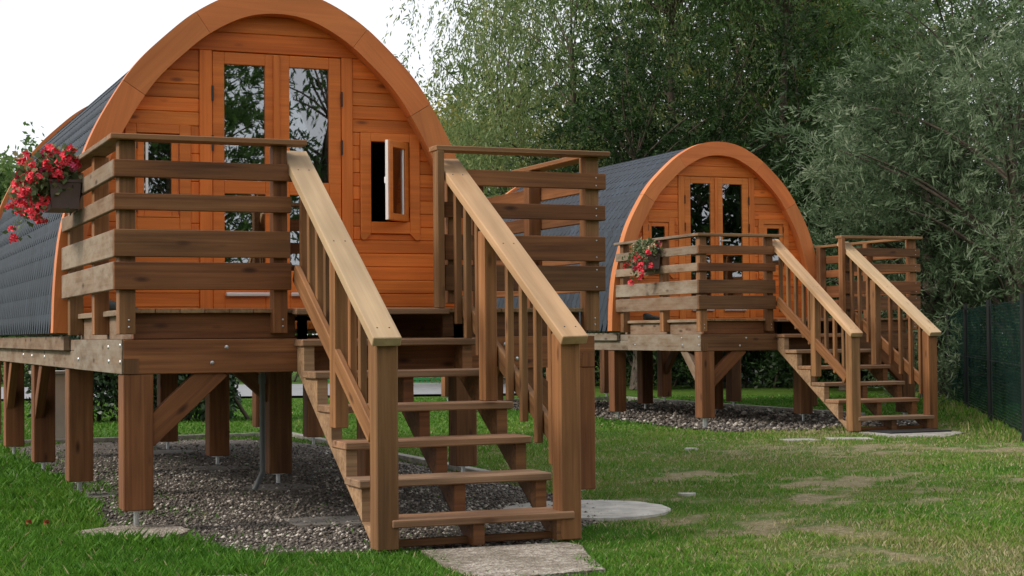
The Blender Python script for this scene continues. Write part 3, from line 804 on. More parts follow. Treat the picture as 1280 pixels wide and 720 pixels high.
    # railing boards: front left, front right, sides
    for k, (z0, z1) in enumerate(ZB):
        d = random.uniform(-.004, .004)
        box('rail_board', pf, (0.0, 1.035 + random.uniform(-.006, .006)), (0.0, 0.032), (z0 + d, z1 + d), 'frame')
        box('rail_board', pf, (2.002 if k else 2.14, W_ + random.uniform(-.006, .004)), (0.0, 0.032), (z0 - d, z1 - d), 'frame')
        box('rail_board', pf, (-0.001, 0.031), (0.033, 2.18 + random.uniform(-.01, .01)), (z0 + d, z1 + d), 'grey', wob=0.002)
        box('rail_board', pf, (W_ - 0.032, W_), (0.033, 2.18), (z0 - d, z1 - d), 'frame', wob=0.002)
    # rail caps
    box('rail_cap', pf, (-0.022, 1.125), (-0.03, 0.105), (2.235, 2.267), 'railcap')
    box('rail_cap', pf, (1.938, 3.12), (-0.03, 0.105), (2.235, 2.267), 'railcap')
    box('rail_cap', pf, (-0.021, 0.114), (0.1055, 2.19), (2.2355, 2.2665), 'grey')
    box('rail_cap', pf, (2.985, 3.119), (0.1055, 2.19), (2.2355, 2.2665), 'railcap')
    # bolts
    for bx, bz in ((0.66, 1.045), (0.575, 0.955), (2.42, 1.045), (2.5, 0.955)): bolt(pf, (bx, 0.061, bz), 'Y')
    for by, bz in ((0.10, 1.06), (0.10, 0.965), (0.52, 1.05), (0.50, 0.965), (1.75, 0.965), (3.6, 0.965), (4.4, 0.965), (5.0, 0.97)):
        bolt(pf, (0.051 if by < 1.95 else 0.060, by, bz), 'X')
    for bx in (0.09, 0.99, 3.03):
        for bz in (1.165, 1.205): bolt(pf, (bx, 0.032, bz), 'Y', 0.006)
    for z0, z1 in ZB:
        for bx in (3.03,):
            for zz in (z0 + 0.025, z1 - 0.025): bolt(pf, (bx, -0.001, zz), 'Y', 0.005)
    return pf

# ------------------------------------------------------------------ stairs
bm = bmesh.new(); bmesh.ops.create_uvsphere(bm, u_segments=6, v_segments=4, radius=0.006)
SCREW = bpy.data.meshes.new('screw'); bm.to_mesh(SCREW); bm.free(); SCREW.materials.append(M['black'])
G, RS = 0.2774, 0.1845
SL = 0.665
def make_stairs(loc, label):
    st = thing('staircase', label, 'stairs', loc, 'open wooden staircases')
    ty = lambda i: 0.16 - G * i
    tz = lambda i: 1.2715 - RS * i
    # saw-tooth stringers
    pts = [(0.125, 1.225), (ty(1) + 0.33, 1.225)] if False else [(0.06, 1.225)]
    pts = [(0.06, 1.228), (ty(1) + G - 0.085, 1.228)]
    pts = [(0.055, 1.23)]
    for i in range(1, 7):
        pts += [(ty(i) + G + 0.02 if i > 1 else 0.055, tz(i) - 0.043), (ty(i) + 0.022, tz(i) - 0.043)]
    pts += [(ty(6) + 0.022, 0.012), (-1.40, 0.012), (0.055, 0.90)]
    cl = [pts[0]]
    for q in pts[1:]:
        if math.hypot(q[0] - cl[-1][0], q[1] - cl[-1][1]) > 1e-3: cl.append(q)
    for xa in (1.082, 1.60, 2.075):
        o = prism('stringer', st, cl, 0, 0.0, 0.062, 'frame' if xa > 1.1 else 'tan'); o.location.x = xa  # inner stringers get darker timber for shade, the left one paler as lit
    for i in range(1, 7):
        xa = 1.0665 + random.uniform(-.006, .006) if i < 6 else 1.152
        box('tread', st, (xa, 2.1665 + random.uniform(-.008, .008)), (ty(i), ty(i) + 0.268), (tz(i) - 0.042, tz(i)), 'tread', bev=0.006, wob=0.003)
    capz = lambda y: 1.106 + (y + 1.53) * 0.663           # top face of the sloping handrail
    for side, xa, xl, zl, mids, bal in ((-1, 1.052, 1.072, 1.545, -0.74, (0.0, -0.16, -0.32, -0.48, -0.60, -0.93, -1.10, -1.27)),
                                        (1, 2.092, 2.098, 1.40, -0.52, (0.12, -0.06, -0.20, -0.36, -0.76, -0.935, -1.11, -1.28))):
        xa -= 0.012 if side < 0 else 0.004
        xb = xa + 0.154
        xc = (xa + xb) / 2
        # handrail: thick sloping plank, plumb-cut end
        ytop = 0.168 if side < 0 else 0.14
        sh = lambda y: (-0.035 if side < 0 else -0.10) * (y + 1.45) / 1.45 * (1 if side > 0 else 0.6)
        a = Vector((xc, -1.535, capz(-1.535) - 0.027)); b_ = Vector((xc + sh(0), ytop, capz(ytop) - 0.027))
        strut('handrail', st, a - Vector((0, 0, .004)), b_ - Vector((0, 0, .004)), 0.052, 0.154, 'cap', side=(1, 0, 0), bev=0.004)
        # newel, set just behind the front edge of the bottom tread
        box('newel_post', st, (xl, xl + 0.118), (-1.492, -1.374), (0.01, capz(-1.43) - 0.062), 'picket', bev=0.006)
        yo = xl + 0.02 if side < 0 else xl + 0.098
        # middle post
        xm = xl if side < 0 else xl + 0.0
        xm += sh(mids)
        box('middle_post', st, (xm, xm + 0.078), (mids - 0.05, mids + 0.05), (0.60 if side < 0 else tz(3) + 0.001, capz(mids) - 0.062), 'picket')
        # lower rail on the outside of the balusters
        xr = (xl + 0.001, xl + 0.034) if side < 0 else (xl + 0.082, xl + 0.115)
        rl = lambda y: zl + 0.635 * y
        p0 = Vector(((xr[0] + xr[1]) / 2, -1.372, 0)); p0.z = rl(p0.y) - 0.075
        p1 = Vector((p0.x + sh(0), -0.036 if side > 0 else 0.02, 0)); p1.z = rl(p1.y) - 0.075
        strut('lower_rail', st, p0, p1, 0.11, 0.033, 'picket', side=(1, 0, 0))
        for yb in bal:
            if side > 0 and yb > 0: continue
            zb = 1.205 + 0.63 * yb if side > 0 else max(1.205 + 0.63 * yb, rl(yb) - 0.2)
            xx = (xl + 0.036 if side < 0 else xl + 0.04) + sh(yb)
            if side > 0: zb = rl(yb) - 0.19
            box('baluster', st, (xx, xx + 0.04), (yb - 0.02, yb + 0.02), (max(zb, 0.3), capz(yb) - 0.056), 'picket', wob=0.004)
        for yk in (-1.47, -0.74, -0.05):
            for dx in (0.045, 0.11):
                q = (xa + dx + sh(yk), yk, capz(yk) - 0.003)
                link('screw', SCREW, st, None, Matrix.Translation(q))
    box('foot_board', st, (1.10, 2.14), (-1.40, -1.36), (0.012, 0.05), 'frame')
    return st

pod1 = make_pod((0, 0, 0), 'large near orange timber camping pod with a side window standing open', True, False)
pod2 = make_pod(OFF, 'smaller farther orange timber camping pod in front of the dark trees', False, False)
pf1 = make_platform((0, 0, 0), 'brown timber platform on square legs carrying the near pod', False, False)
pf2 = make_platform(OFF, 'brown timber platform on square legs carrying the far pod', True, True)
st1 = make_stairs((0, 0, 0), 'open wooden staircase with pale handrails up to the near pod')
st2 = make_stairs(OFF, 'open wooden staircase with pale handrails up to the far pod')

# ------------------------------------------------------------------ flower boxes
def flower_head(k):
    """loose umbel of five-petalled blossoms"""
    r = random.Random(k); vs, fs = [], []
    for _ in range(6):
        c = Vector((r.gauss(0, 1), r.gauss(0, 1), r.gauss(0, 1) + 0.2)).normalized() * r.uniform(0.012, 0.032)
        n = (c.normalized() + Vector((r.gauss(0, .3), r.gauss(0, .3), r.gauss(0, .3)))).normalized()
        u = n.orthogonal().normalized(); w = n.cross(u)
        for p in range(5):
            a = p * 1.2566 + r.uniform(-.2, .2); L = r.uniform(0.016, 0.024)
            d = u * math.cos(a) + w * math.sin(a); e = n.cross(d)
            o = len(vs)
            vs += [c, c + d * L * 0.6 + e * L * 0.42 + n * 0.006, c + d * L + n * r.uniform(-.004, .006), c + d * L * 0.6 - e * L * 0.42 + n * 0.006]
            fs.append([o, o + 1, o + 2, o + 3])
    me = bpy.data.meshes.new('flower'); me.from_pydata([tuple(v) for v in vs], [], fs)
    return me
HEADS = [flower_head(k) for k in range(5)]
for k, h in enumerate(HEADS): h.materials.append(M[('red', 'red', 'pink', 'red', 'cream')[k]])

def leaf_cloud(name, parent, pts, dirs, size, mat, asp=0.5, tones=None, kind='stuff'):
    n = len(pts)
    d = dirs / np.linalg.norm(dirs, axis=1)[:, None]
    rv = rng.normal(size=(n, 3)); e = np.cross(d, rv); e /= np.linalg.norm(e, axis=1)[:, None]
    L = size * (0.6 + 0.8 * rng.random(n))[:, None]
    v = np.stack([pts, pts + d * L * 0.5 + e * L * asp * 0.5, pts + d * L, pts + d * L * 0.5 - e * L * asp * 0.5], 1)
    t = rng.random(n) if tones is None else tones
    o = np_mesh(name, v.reshape(-1, 3), np.arange(n * 4), 4, mat, t, parent)
    if kind: o['kind'] = kind
    return o

def flower_box(loc, label, n_red, spill, cream):
    fb = thing('flower_box', label, 'planter', loc, 'flower boxes hung on the railings')
    # tapered trough
    a, b_ = 0.098, 0.083; z0, z1 = -0.09, 0.09; y0, y1 = 0.0, 0.42
    vs = [(-b_, y0 + .01, z0), (b_, y0 + .01, z0), (b_, y1 - .01, z0), (-b_, y1 - .01, z0), (-a, y0, z1), (a, y0, z1), (a, y1, z1), (-a, y1, z1)]
    ia = a - 0.008
    vs += [(-ia, y0 + .008, z1), (ia, y0 + .008, z1), (ia, y1 - .008, z1), (-ia, y1 - .008, z1), (-ia, y0 + .01, z1 - .03), (ia, y0 + .01, z1 - .03), (ia, y1 - .01, z1 - .03), (-ia, y1 - .01, z1 - .03)]
    fs = [[3, 2, 1, 0], [0, 1, 5, 4], [1, 2, 6, 5], [2, 3, 7, 6], [3, 0, 4, 7], [4, 5, 9, 8], [5, 6, 10, 9], [6, 7, 11, 10], [7, 4, 8, 11], [8, 9, 13, 12], [9, 10, 14, 13], [10, 11, 15, 14], [11, 8, 12, 15], [12, 13, 14, 15]]
    me = bpy.data.meshes.new('trough'); me.from_pydata(vs, [], fs); link('trough', me, fb, 'planter')
    box('trough_rim', fb, (-0.104, 0.104), (-0.006, 0.006), (0.074, 0.094), 'planter')
    for yy in (0.06, 0.34): strut('hanger', fb, (0.075, yy, -0.11), (0.12, yy, 0.06), 0.02, 0.006, 'black', side=(1, 0, 0))
    cs = []
    for k in range(n_red):
        t = random.random() ** 0.8
        x = 0.08 - t * spill * random.uniform(0.75, 1.05); y = random.uniform(-0.06, 0.42)
        z = 0.17 + random.gauss(0, 0.07) - 0.32 * t ** 1.8 * random.uniform(0.3, 1.15)
        cs.append((x, y, z))
    cs = np.array(cs)
    for i, c in enumerate(cs):
        k = random.choice((0, 0, 1, 1, 3, 3, 2)) if not (cream and c[2] > 0.12 and random.random() < 0.75) else 4
        s = random.uniform(0.75, 1.5)
        R = Matrix.Rotation(random.uniform(0, 6.28), 4, 'Z') @ Matrix.Rotation(random.uniform(-.7, .7), 4, 'X')
        link('flower', HEADS[k], fb, None, Matrix.Translation(c) @ R @ Matrix.Diagonal((s, s, s, 1)))
    # stems from the trough to every head, with leaves along them
    pts, dirs = [], []
    tv, tf = [], []
    for c in cs:
        o = np.array([random.uniform(-0.06, 0.06), random.uniform(0.02, 0.4), 0.07]); mid = (o + c) / 2 + np.array([0, 0, 0.12])
        prev = None
        for t in np.linspace(0, 1, 9):
            q = o * (1 - t) ** 2 + mid * 2 * t * (1 - t) + c * t * t
            if prev is not None:
                b0 = len(tv); w = 0.0025
                tv += [prev + [w, 0, 0], prev + [-w, w, 0], q + [-w, w, 0], q + [w, 0, 0]]; tf += [b0, b0 + 1, b0 + 2, b0 + 3]
            prev = q
            for _ in range(6 if t < 0.8 else 2):
                pts.append(q + rng.normal(size=3) * 0.028); dirs.append(rng.normal(size=3) + np.array([0, 0, -0.2]))
    np_mesh('stem', np.array(tv), np.array(tf), 4, 'flower_leaf', np.full(len(tf) // 4, 0.5), fb)['kind'] = 'stuff'
    leaf_cloud('foliage', fb, np.array(pts), np.array(dirs), 0.042, 'flower_leaf', 0.8)
    return fb
flower_box((-0.105, 1.2, 2.015), 'brown box of red trailing flowers on the near pod railing', 90, 0.42, False)
flower_box((OFF.x - 0.105, OFF.y + 0.93, 1.975), 'brown box of red and faded cream flowers on the far pod railing', 60, 0.25, True)

# shoes left on the decks
def shoe(loc, rz, label, s=1.0):
    bm = bmesh.new()
    secs = [(-0.13, .03, .085), (-0.10, .038, .095), (-0.05, .038, .085), (0.0, .038, .062), (0.06, .045, .052), (0.11, .038, .044), (0.135, .02, .028)]
    rings = []
    for x, w, h in secs:
        rings.append([bm.verts.new((x * s, w * math.cos(a) * s, max(0, (h * 0.5 + h * 0.5 * math.sin(a))) * s)) for a in [k * math.pi / 5 for k in range(10)]])
    for a, b_ in zip(rings, rings[1:]):
        for i in range(10): bm.faces.new([a[i], a[(i + 1) % 10], b_[(i + 1) % 10], b_[i]])
    bm.faces.new(rings[0]); bm.faces.new(rings[-1])
    bmesh.ops.recalc_face_normals(bm, faces=bm.faces)
    me = bpy.data.meshes.new('shoe'); bm.to_mesh(me); bm.free()
    for p in me.polygons: p.use_smooth = True
    o = link('shoe', me, None, 'shoe', Matrix.Translation(loc) @ Matrix.Rotation(rz, 4, 'Z')); tag(o, label, 'shoe', 'shoes left on the decks')
shoe((0.36, 1.95, 1.273), 0.2, 'dark low shoe on the near deck behind the corner post')
shoe((OFF.x + 0.30, OFF.y + 1.75, 1.273), 0.15, 'dark low shoe on the far deck under the flower box')

# ------------------------------------------------------------------ slabs, pipe and small things on the ground
def slab(name, poly, z, label, mat='concrete', cat='slab', th=0.05):
    o = prism(name, None, poly, 2, z - th, z, mat); return tag(o, label, cat, 'concrete footing slabs')
def disc(cx, cy, r, wob=0.08, n=26, sy=1.0):
    ph = random.random() * 6
    return [(cx + r * (1 + wob * math.sin(3 * a + ph) * 0.5 + random.uniform(-wob, wob) * 0.4) * math.cos(a), cy + sy * r * (1 + wob * math.sin(2 * a + ph) * 0.5) * math.sin(a)) for a in [k * 2 * math.pi / n for k in range(n)]]
slab('footing_slab', disc(0.08, -0.10, 0.33, 0.14), 0.016, 'round pale footing under the near left corner leg', 'washed')
slab('footing_slab', disc(2.95, 0.0, 0.54, 0.1), 0.002, 'wide round pale concrete footing beside the near stairs', 'pale')
for (x, y), lab in (((0.16, 2.48), 'flat footing under the second leg of the near pod'), ((0.16, 4.5), 'flat footing under the third leg of the near pod'), ((0.16, 6.7), 'flat footing under the fourth leg of the near pod'),
                    ((1.6, 2.5), 'flat footing under the near pod centre leg beside the drain pipe'), ((1.6, 4.5), 'flat footing under the middle centre leg of the near pod'), ((1.6, 6.7), 'flat footing under the rear centre leg of the near pod'),
                    ((3.05, 2.5), 'flat footing under the right leg seen through the near stairs')):
    slab('footing_slab', disc(x, y, 0.26, 0.16, 18), -0.002, lab, 'pad')
slab('footing_slab', [(1.05, -0.05), (1.5, -0.12), (1.52, 0.32), (1.08, 0.36)], -0.002, 'flat grey slab in the gravel left of the near stairs', 'pad')
slab('stair_foot_slab', [(1.30, -1.52), (2.10, -1.54), (2.12, -1.70), (2.0, -2.02), (1.84, -2.56), (1.24, -2.60), (1.22, -2.05)], 0.008, 'pebbled concrete slab at the foot of the near stairs', 'washed')
slab('stepping_slab', [(-0.08, -1.98), (0.26, -2.04), (0.30, -2.42), (-0.05, -2.4)], 0.018, 'pale stepping slab sunk in the grass at the lower left', 'washed')
slab('stair_foot_slab', [(OFF.x + 1.15, OFF.y - 1.5), (OFF.x + 2.15, OFF.y - 1.5), (OFF.x + 2.1, OFF.y - 2.1), (OFF.x + 1.5, OFF.y - 2.6), (OFF.x + 1.0, OFF.y - 2.3)], 0.004, 'pale concrete slab at the foot of the far stairs')
slab('stepping_slab', [(OFF.x + 0.35, OFF.y - 2.05), (OFF.x + 0.75, OFF.y - 2.25), (OFF.x + 0.6, OFF.y - 2.6), (OFF.x + 0.2, OFF.y - 2.4)], 0.002, 'small pale slab in the grass left of the far stairs')
slab('stepping_slab', [(OFF.x - 0.2, OFF.y - 2.05), (OFF.x + 0.12, OFF.y - 2.15), (OFF.x + 0.05, OFF.y - 2.45), (OFF.x - 0.28, OFF.y - 2.35)], 0.002, 'leftmost small pale slab in the grass by the far gravel')
mtt = box('doormat', None, (OFF.x + 1.25, OFF.x + 2.05), (OFF.y - 1.95, OFF.y - 1.53), (0.006, 0.02), 'black'); tag(mtt, 'dark mat lying before the far stairs', 'mat')
for x, y, lab in ((3.98, 0.6, 'pale flat stone lying in the worn grass'), (6.2, 4.6, 'small pale stone in the grass before the far platform')):
    o = prism('stone', None, disc(x, y, 0.06, 0.5, 9), 2, -0.03, 0.004, 'pale'); tag(o, lab, 'stone', 'stones in the lawn')

# drain pipe under the near pod
dp = thing('drain_pipe', 'grey plastic drain pipe standing under the near pod', 'pipe', (1.40, 2.17, 0))
cyl('pipe', dp, (0, 0, 0.50), 0.02, 0.78, 'pipe'); cyl('pipe_collar', dp, (0, 0, 0.80), 0.027, 0.06, 'pipe')
o = cyl('pipe_elbow', dp, (-0.035, 0, 0.07), 0.02, 0.14, 'pipe'); o.matrix_basis = Matrix.Translation((-0.03, 0, 0.075)) @ Matrix.Rotation(0.45, 4, 'Y')

# two fallen blossoms in the grass at the left
for x, y, lab in ((-0.42, 0.42, 'left of two fallen orange blossoms in the grass'), (-0.33, 0.36, 'right of two fallen orange blossoms in the grass')):
    me = HEADS[0].copy(); me.materials.clear(); me.materials.append(M['orange'] if 'orange' in M else M.setdefault('orange', plain('orange_petal', (0.30, 0.06, 0.02), 0.6)))
    tag(link('fallen_blossom', me, None, None, Matrix.Translation((x, y, 0.045)) @ Matrix.Diagonal((0.6, 0.6, 0.5, 1))), lab, 'flower', 'fallen blossoms')

# beige cabinet behind the left legs
cab = thing('utility_cabinet', 'beige cabinet standing behind the legs of the near pod', 'cabinet', (0.62, 8.9, 0))
box('cabinet_body', cab, (0, 0.42), (0, 0.35), (0.0, 0.72), 'beige'); box('cabinet_lid', cab, (-0.03, 0.45), (-0.03, 0.38), (0.721, 0.755), 'concrete')

# ------------------------------------------------------------------ fence on the right
FS = 1
FP = [(9.6, 3.9), (11.56, 6.9), (13.4, 9.73), (14.9, 12.1), (16.6, 14.7), (18.3, 17.3), (20.0, 20.0)]
fe = thing('mesh_fence', 'dark green net fence with dark posts along the right side', 'fence', (FP[0][0], FP[0][1], 0))
o0 = Vector((FP[0][0], FP[0][1], 0))
for (xa, ya) in FP: cyl('fence_post', fe, Vector((xa, ya, 0.74)) - o0, 0.03, 1.48, 'fence_post')
for i, ((xa, ya), (xb, yb)) in enumerate(zip(FP, FP[1:])):
    a, b_ = Vector((xa, ya, 0)) - o0, Vector((xb, yb, 0)) - o0
    d = b_ - a; n = 24; vs, fs = [], []; nr = Vector((d.y, -d.x, 0)).normalized()
    for k in range(n + 1):
        for z in np.linspace(0.03, 1.42, 9):
            w = 0.03 * math.sin(k * 0.9 + i) * math.sin(z * 2) + random.uniform(-.006, .006)
            p = a + d * (0.006 + 0.988 * k / n) + nr * (w * 0.6 + 0.06) * FS; vs.append((p.x, p.y, z + (0.015 * math.sin(k * 0.5 + i) if z > 1.3 else 0)))
    for k in range(n):
        for j in range(8): fs.append([k * 9 + j, (k + 1) * 9 + j, (k + 1) * 9 + j + 1, k * 9 + j + 1])
    me = bpy.data.meshes.new('net_panel'); me.from_pydata(vs, [], fs); link('net_panel', me, fe, 'net')
    for z in (0.1, 0.75, 1.41): strut('tension_wire', fe, a + Vector((0, 0, z)), b_ + Vector((0, 0, z)), 0.006, 0.006, 'fence_post', side=nr, bev=0.001)

# green railing beyond the road
p0, p1 = at(380, 38.6), at(620, 39.2)
gr_ = thing('green_railing', 'small bright green railing beyond the road under the near pod', 'railing', p0)
d = p1 - p0; n = 36
for z in (0.1, 0.95): strut('rail', gr_, (0, 0, z), d + Vector((0, 0, z)), 0.06, 0.04, 'green_paint', side=d.cross(Vector((0, 0, 1))))
for k in range(n + 1):
    q = d * (k / n); strut('bar', gr_, q + Vector((0, 0, 0.0)), q + Vector((0, 0, 0.97)), 0.07, 0.03, 'green_paint', side=d.cross(Vector((0, 0, 1))))

# ------------------------------------------------------------------ grass
def grass():
    V, T = [], []
    slabs_poly = [GP[0], GP[1]]
    discs = [(0.08, -0.10, 0.31), (2.95, 0.0, 0.54)]
    rects = [[(1.33, -1.4), (2.1, -1.42), (2.06, -1.7), (1.97, -2.0), (1.82, -2.5), (1.28, -2.52), (1.26, -2.05)], [(-0.03, -2.03), (0.22, -2.07), (0.25, -2.38), (0, -2.36)],
             [(OFF.x + x, OFF.y + y) for x, y in ((1.15, -1.4), (2.12, -1.46), (2.05, -2.05), (1.5, -2.52), (1.08, -2.28))],
             [(OFF.x + x, OFF.y + y) for x, y in ((0.35, -2.1), (0.7, -2.25), (0.58, -2.52), (0.25, -2.38))], [(OFF.x + x, OFF.y + y) for x, y in ((-0.2, -2.1), (0.1, -2.17), (0.04, -2.4), (-0.24, -2.32))]]
    for z0, z1, dens, wd, s0, s1 in ((6.9, 9.5, 9000, 0.0028, 0, 0.325), (9.5, 13, 5000, 0.0037, 0, 0.325), (13, 19, 1800, 0.0065, 0, 0.325), (19, 30, 400, 0.014, 0, 0.325),
                                     (4.0, 6.9, 2600, 0.005, 0, 0.65), (6.9, 9.5, 2200, 0.0055, 0.325, 0.7), (9.5, 13, 1000, 0.008, 0.325, 0.7), (13, 19, 420, 0.013, 0.325, 0.65), (19, 30, 130, 0.024, 0.325, 0.6)):
        half = lambda z: z * (s1 - s0)
        area = (z1 - z0) * (half(z0) + half(z1))
        n = int(area * dens)
        zd = np.sqrt(z0 ** 2 + rng.random(n) * (z1 ** 2 - z0 ** 2)); lat = np.where(rng.random(n) < 0.5, -1, 1) * (s0 + (s1 - s0) * rng.random(n)) * zd
        x = CAM.x + FWD.x * zd + RGT.x * lat; y = CAM.y + FWD.y * zd + RGT.y * lat
        dr = dryness(x, y); cl = fbm(x * 3.1 + 40, y * 3.1)
        keep = rng.random(n) > np.clip(dr * 1.7 - 0.08, 0, 0.86)
        edge = 0.05 * (rng.random(n) - 0.3) + 0.16 * (fbm(x * 4 + 60, y * 4) - 0.5)
        for g in slabs_poly: keep &= ~in_poly(x + edge, y + edge, g) | (rng.random(n) < np.where((x < 0.75) & (x > -1), 0.10 * (fbm(x * 3, y * 3) > 0.5), 0.008))
        for cx, cy, r in discs: keep &= (x - cx) ** 2 + (y - cy) ** 2 > (r - 0.02 + edge) ** 2
        for r in rects: keep &= ~in_poly(x + edge, y, r)
        # bare, shaded ground right under the rear of the platforms
        x, y, dr, cl = x[keep], y[keep], dr[keep], cl[keep]; n = len(x)
        h = (0.018 + 0.05 * rng.random(n) ** 1.8) * (0.55 + 0.9 * cl) * (1 - 0.5 * dr)
        h *= np.where(x < 0.4, 1.25, 0.62)
        a = rng.random(n) * 6.283; lean = (0.2 + 0.7 * rng.random(n)) * h
        ax, ay = np.cos(a), np.sin(a); w = wd * (0.6 + 0.7 * rng.random(n))
        zb = (fbm(x * 0.5, y * 0.5) - 0.5) * 0.02 - 0.016
        b = rng.random(n) * 6.283; px_, py_ = np.cos(b) * w, np.sin(b) * w
        P0 = np.stack([x - px_, y - py_, zb], 1); P1 = np.stack([x + px_, y + py_, zb], 1)
        mx_, my_ = x + ax * lean * 0.35, y + ay * lean * 0.35
        P2 = np.stack([mx_ + px_ * 0.7, my_ + py_ * 0.7, zb + h * 0.6], 1)
        P3 = np.stack([x + ax * lean, y + ay * lean, zb + h], 1)
        V.append(np.stack([P0, P1, P2, P3], 1).reshape(-1, 3))
        patch = fbm(x * 0.8 + 11, y * 0.8 + 5)
        worn = np.clip((x - 1.8) * 0.5, 0, 1) * np.clip((10 - y) * 0.3, 0, 1)
        t = np.clip(0.05 + 0.42 * rng.random(n) + 0.40 * worn * (0.15 + patch) + 0.5 * (patch - 0.45) + dr * 0.9 * rng.random(n), 0, 1)
        t = np.where(rng.random(n) < 0.02 + 0.11 * worn + 0.6 * dr, 0.8 + 0.2 * rng.random(n), t)
        T.append(t)
    # rank growth along the foot of the fence
    for (xa, ya), (xb, yb) in zip(FP, FP[1:]):
        n = 350; t = rng.random(n); o_ = rng.normal(size=n) * 0.16 - 0.12
        L = math.hypot(xb - xa, yb - ya); x = xa + (xb - xa) * t - (yb - ya) / L * -o_; y = ya + (yb - ya) * t + (xb - xa) / L * -o_
        h = 0.04 + 0.09 * rng.random(n) ** 2; a = rng.random(n) * 6.283; w = 0.007; zb = np.full(n, -0.01)
        cx, cy = np.cos(a), np.sin(a)
        V.append(np.stack([np.stack([x - cy * w, y + cx * w, zb], 1), np.stack([x + cy * w, y - cx * w, zb], 1), np.stack([x + cx * h * .2 + cy * w * .6, y + cy * h * .2, zb + h * .65], 1), np.stack([x + cx * h * .5, y + cy * h * .5, zb + h], 1)], 1).reshape(-1, 3))
        T.append(np.clip(0.3 + 0.6 * rng.random(n), 0, 1))
    V = np.concatenate(V); T = np.concatenate(T)
    o = np_mesh('grass', V, np.arange(len(V)), 4, 'grass', T)
    tag(o, 'short green lawn grass thinning out over dry soil', 'grass', kind='stuff')
    
grass()

# ------------------------------------------------------------------ trees
def tube_np(path, radii, seg=6):
    """tapered tube round a polyline -> verts, quads"""
    path = np.asarray(path, float); n = len(path)
    t = np.gradient(path, axis=0); t /= np.linalg.norm(t, axis=1)[:, None] + 1e-9
    ref = np.array([0.31, 0.95, 0.05]); u = np.cross(t, ref); u /= np.linalg.norm(u, axis=1)[:, None] + 1e-9; w = np.cross(t, u)
    a = np.linspace(0, 2 * np.pi, seg, endpoint=False)
    v = path[:, None] + (u[:, None] * np.cos(a)[None, :, None] + w[:, None] * np.sin(a)[None, :, None]) * np.asarray(radii)[:, None, None]
    i = np.arange(n * seg).reshape(n, seg); j = np.roll(i, -1, 1)
    q = np.stack([i[:-1], j[:-1], j[1:], i[1:]], -1).reshape(-1)
    return v.reshape(-1, 3), q

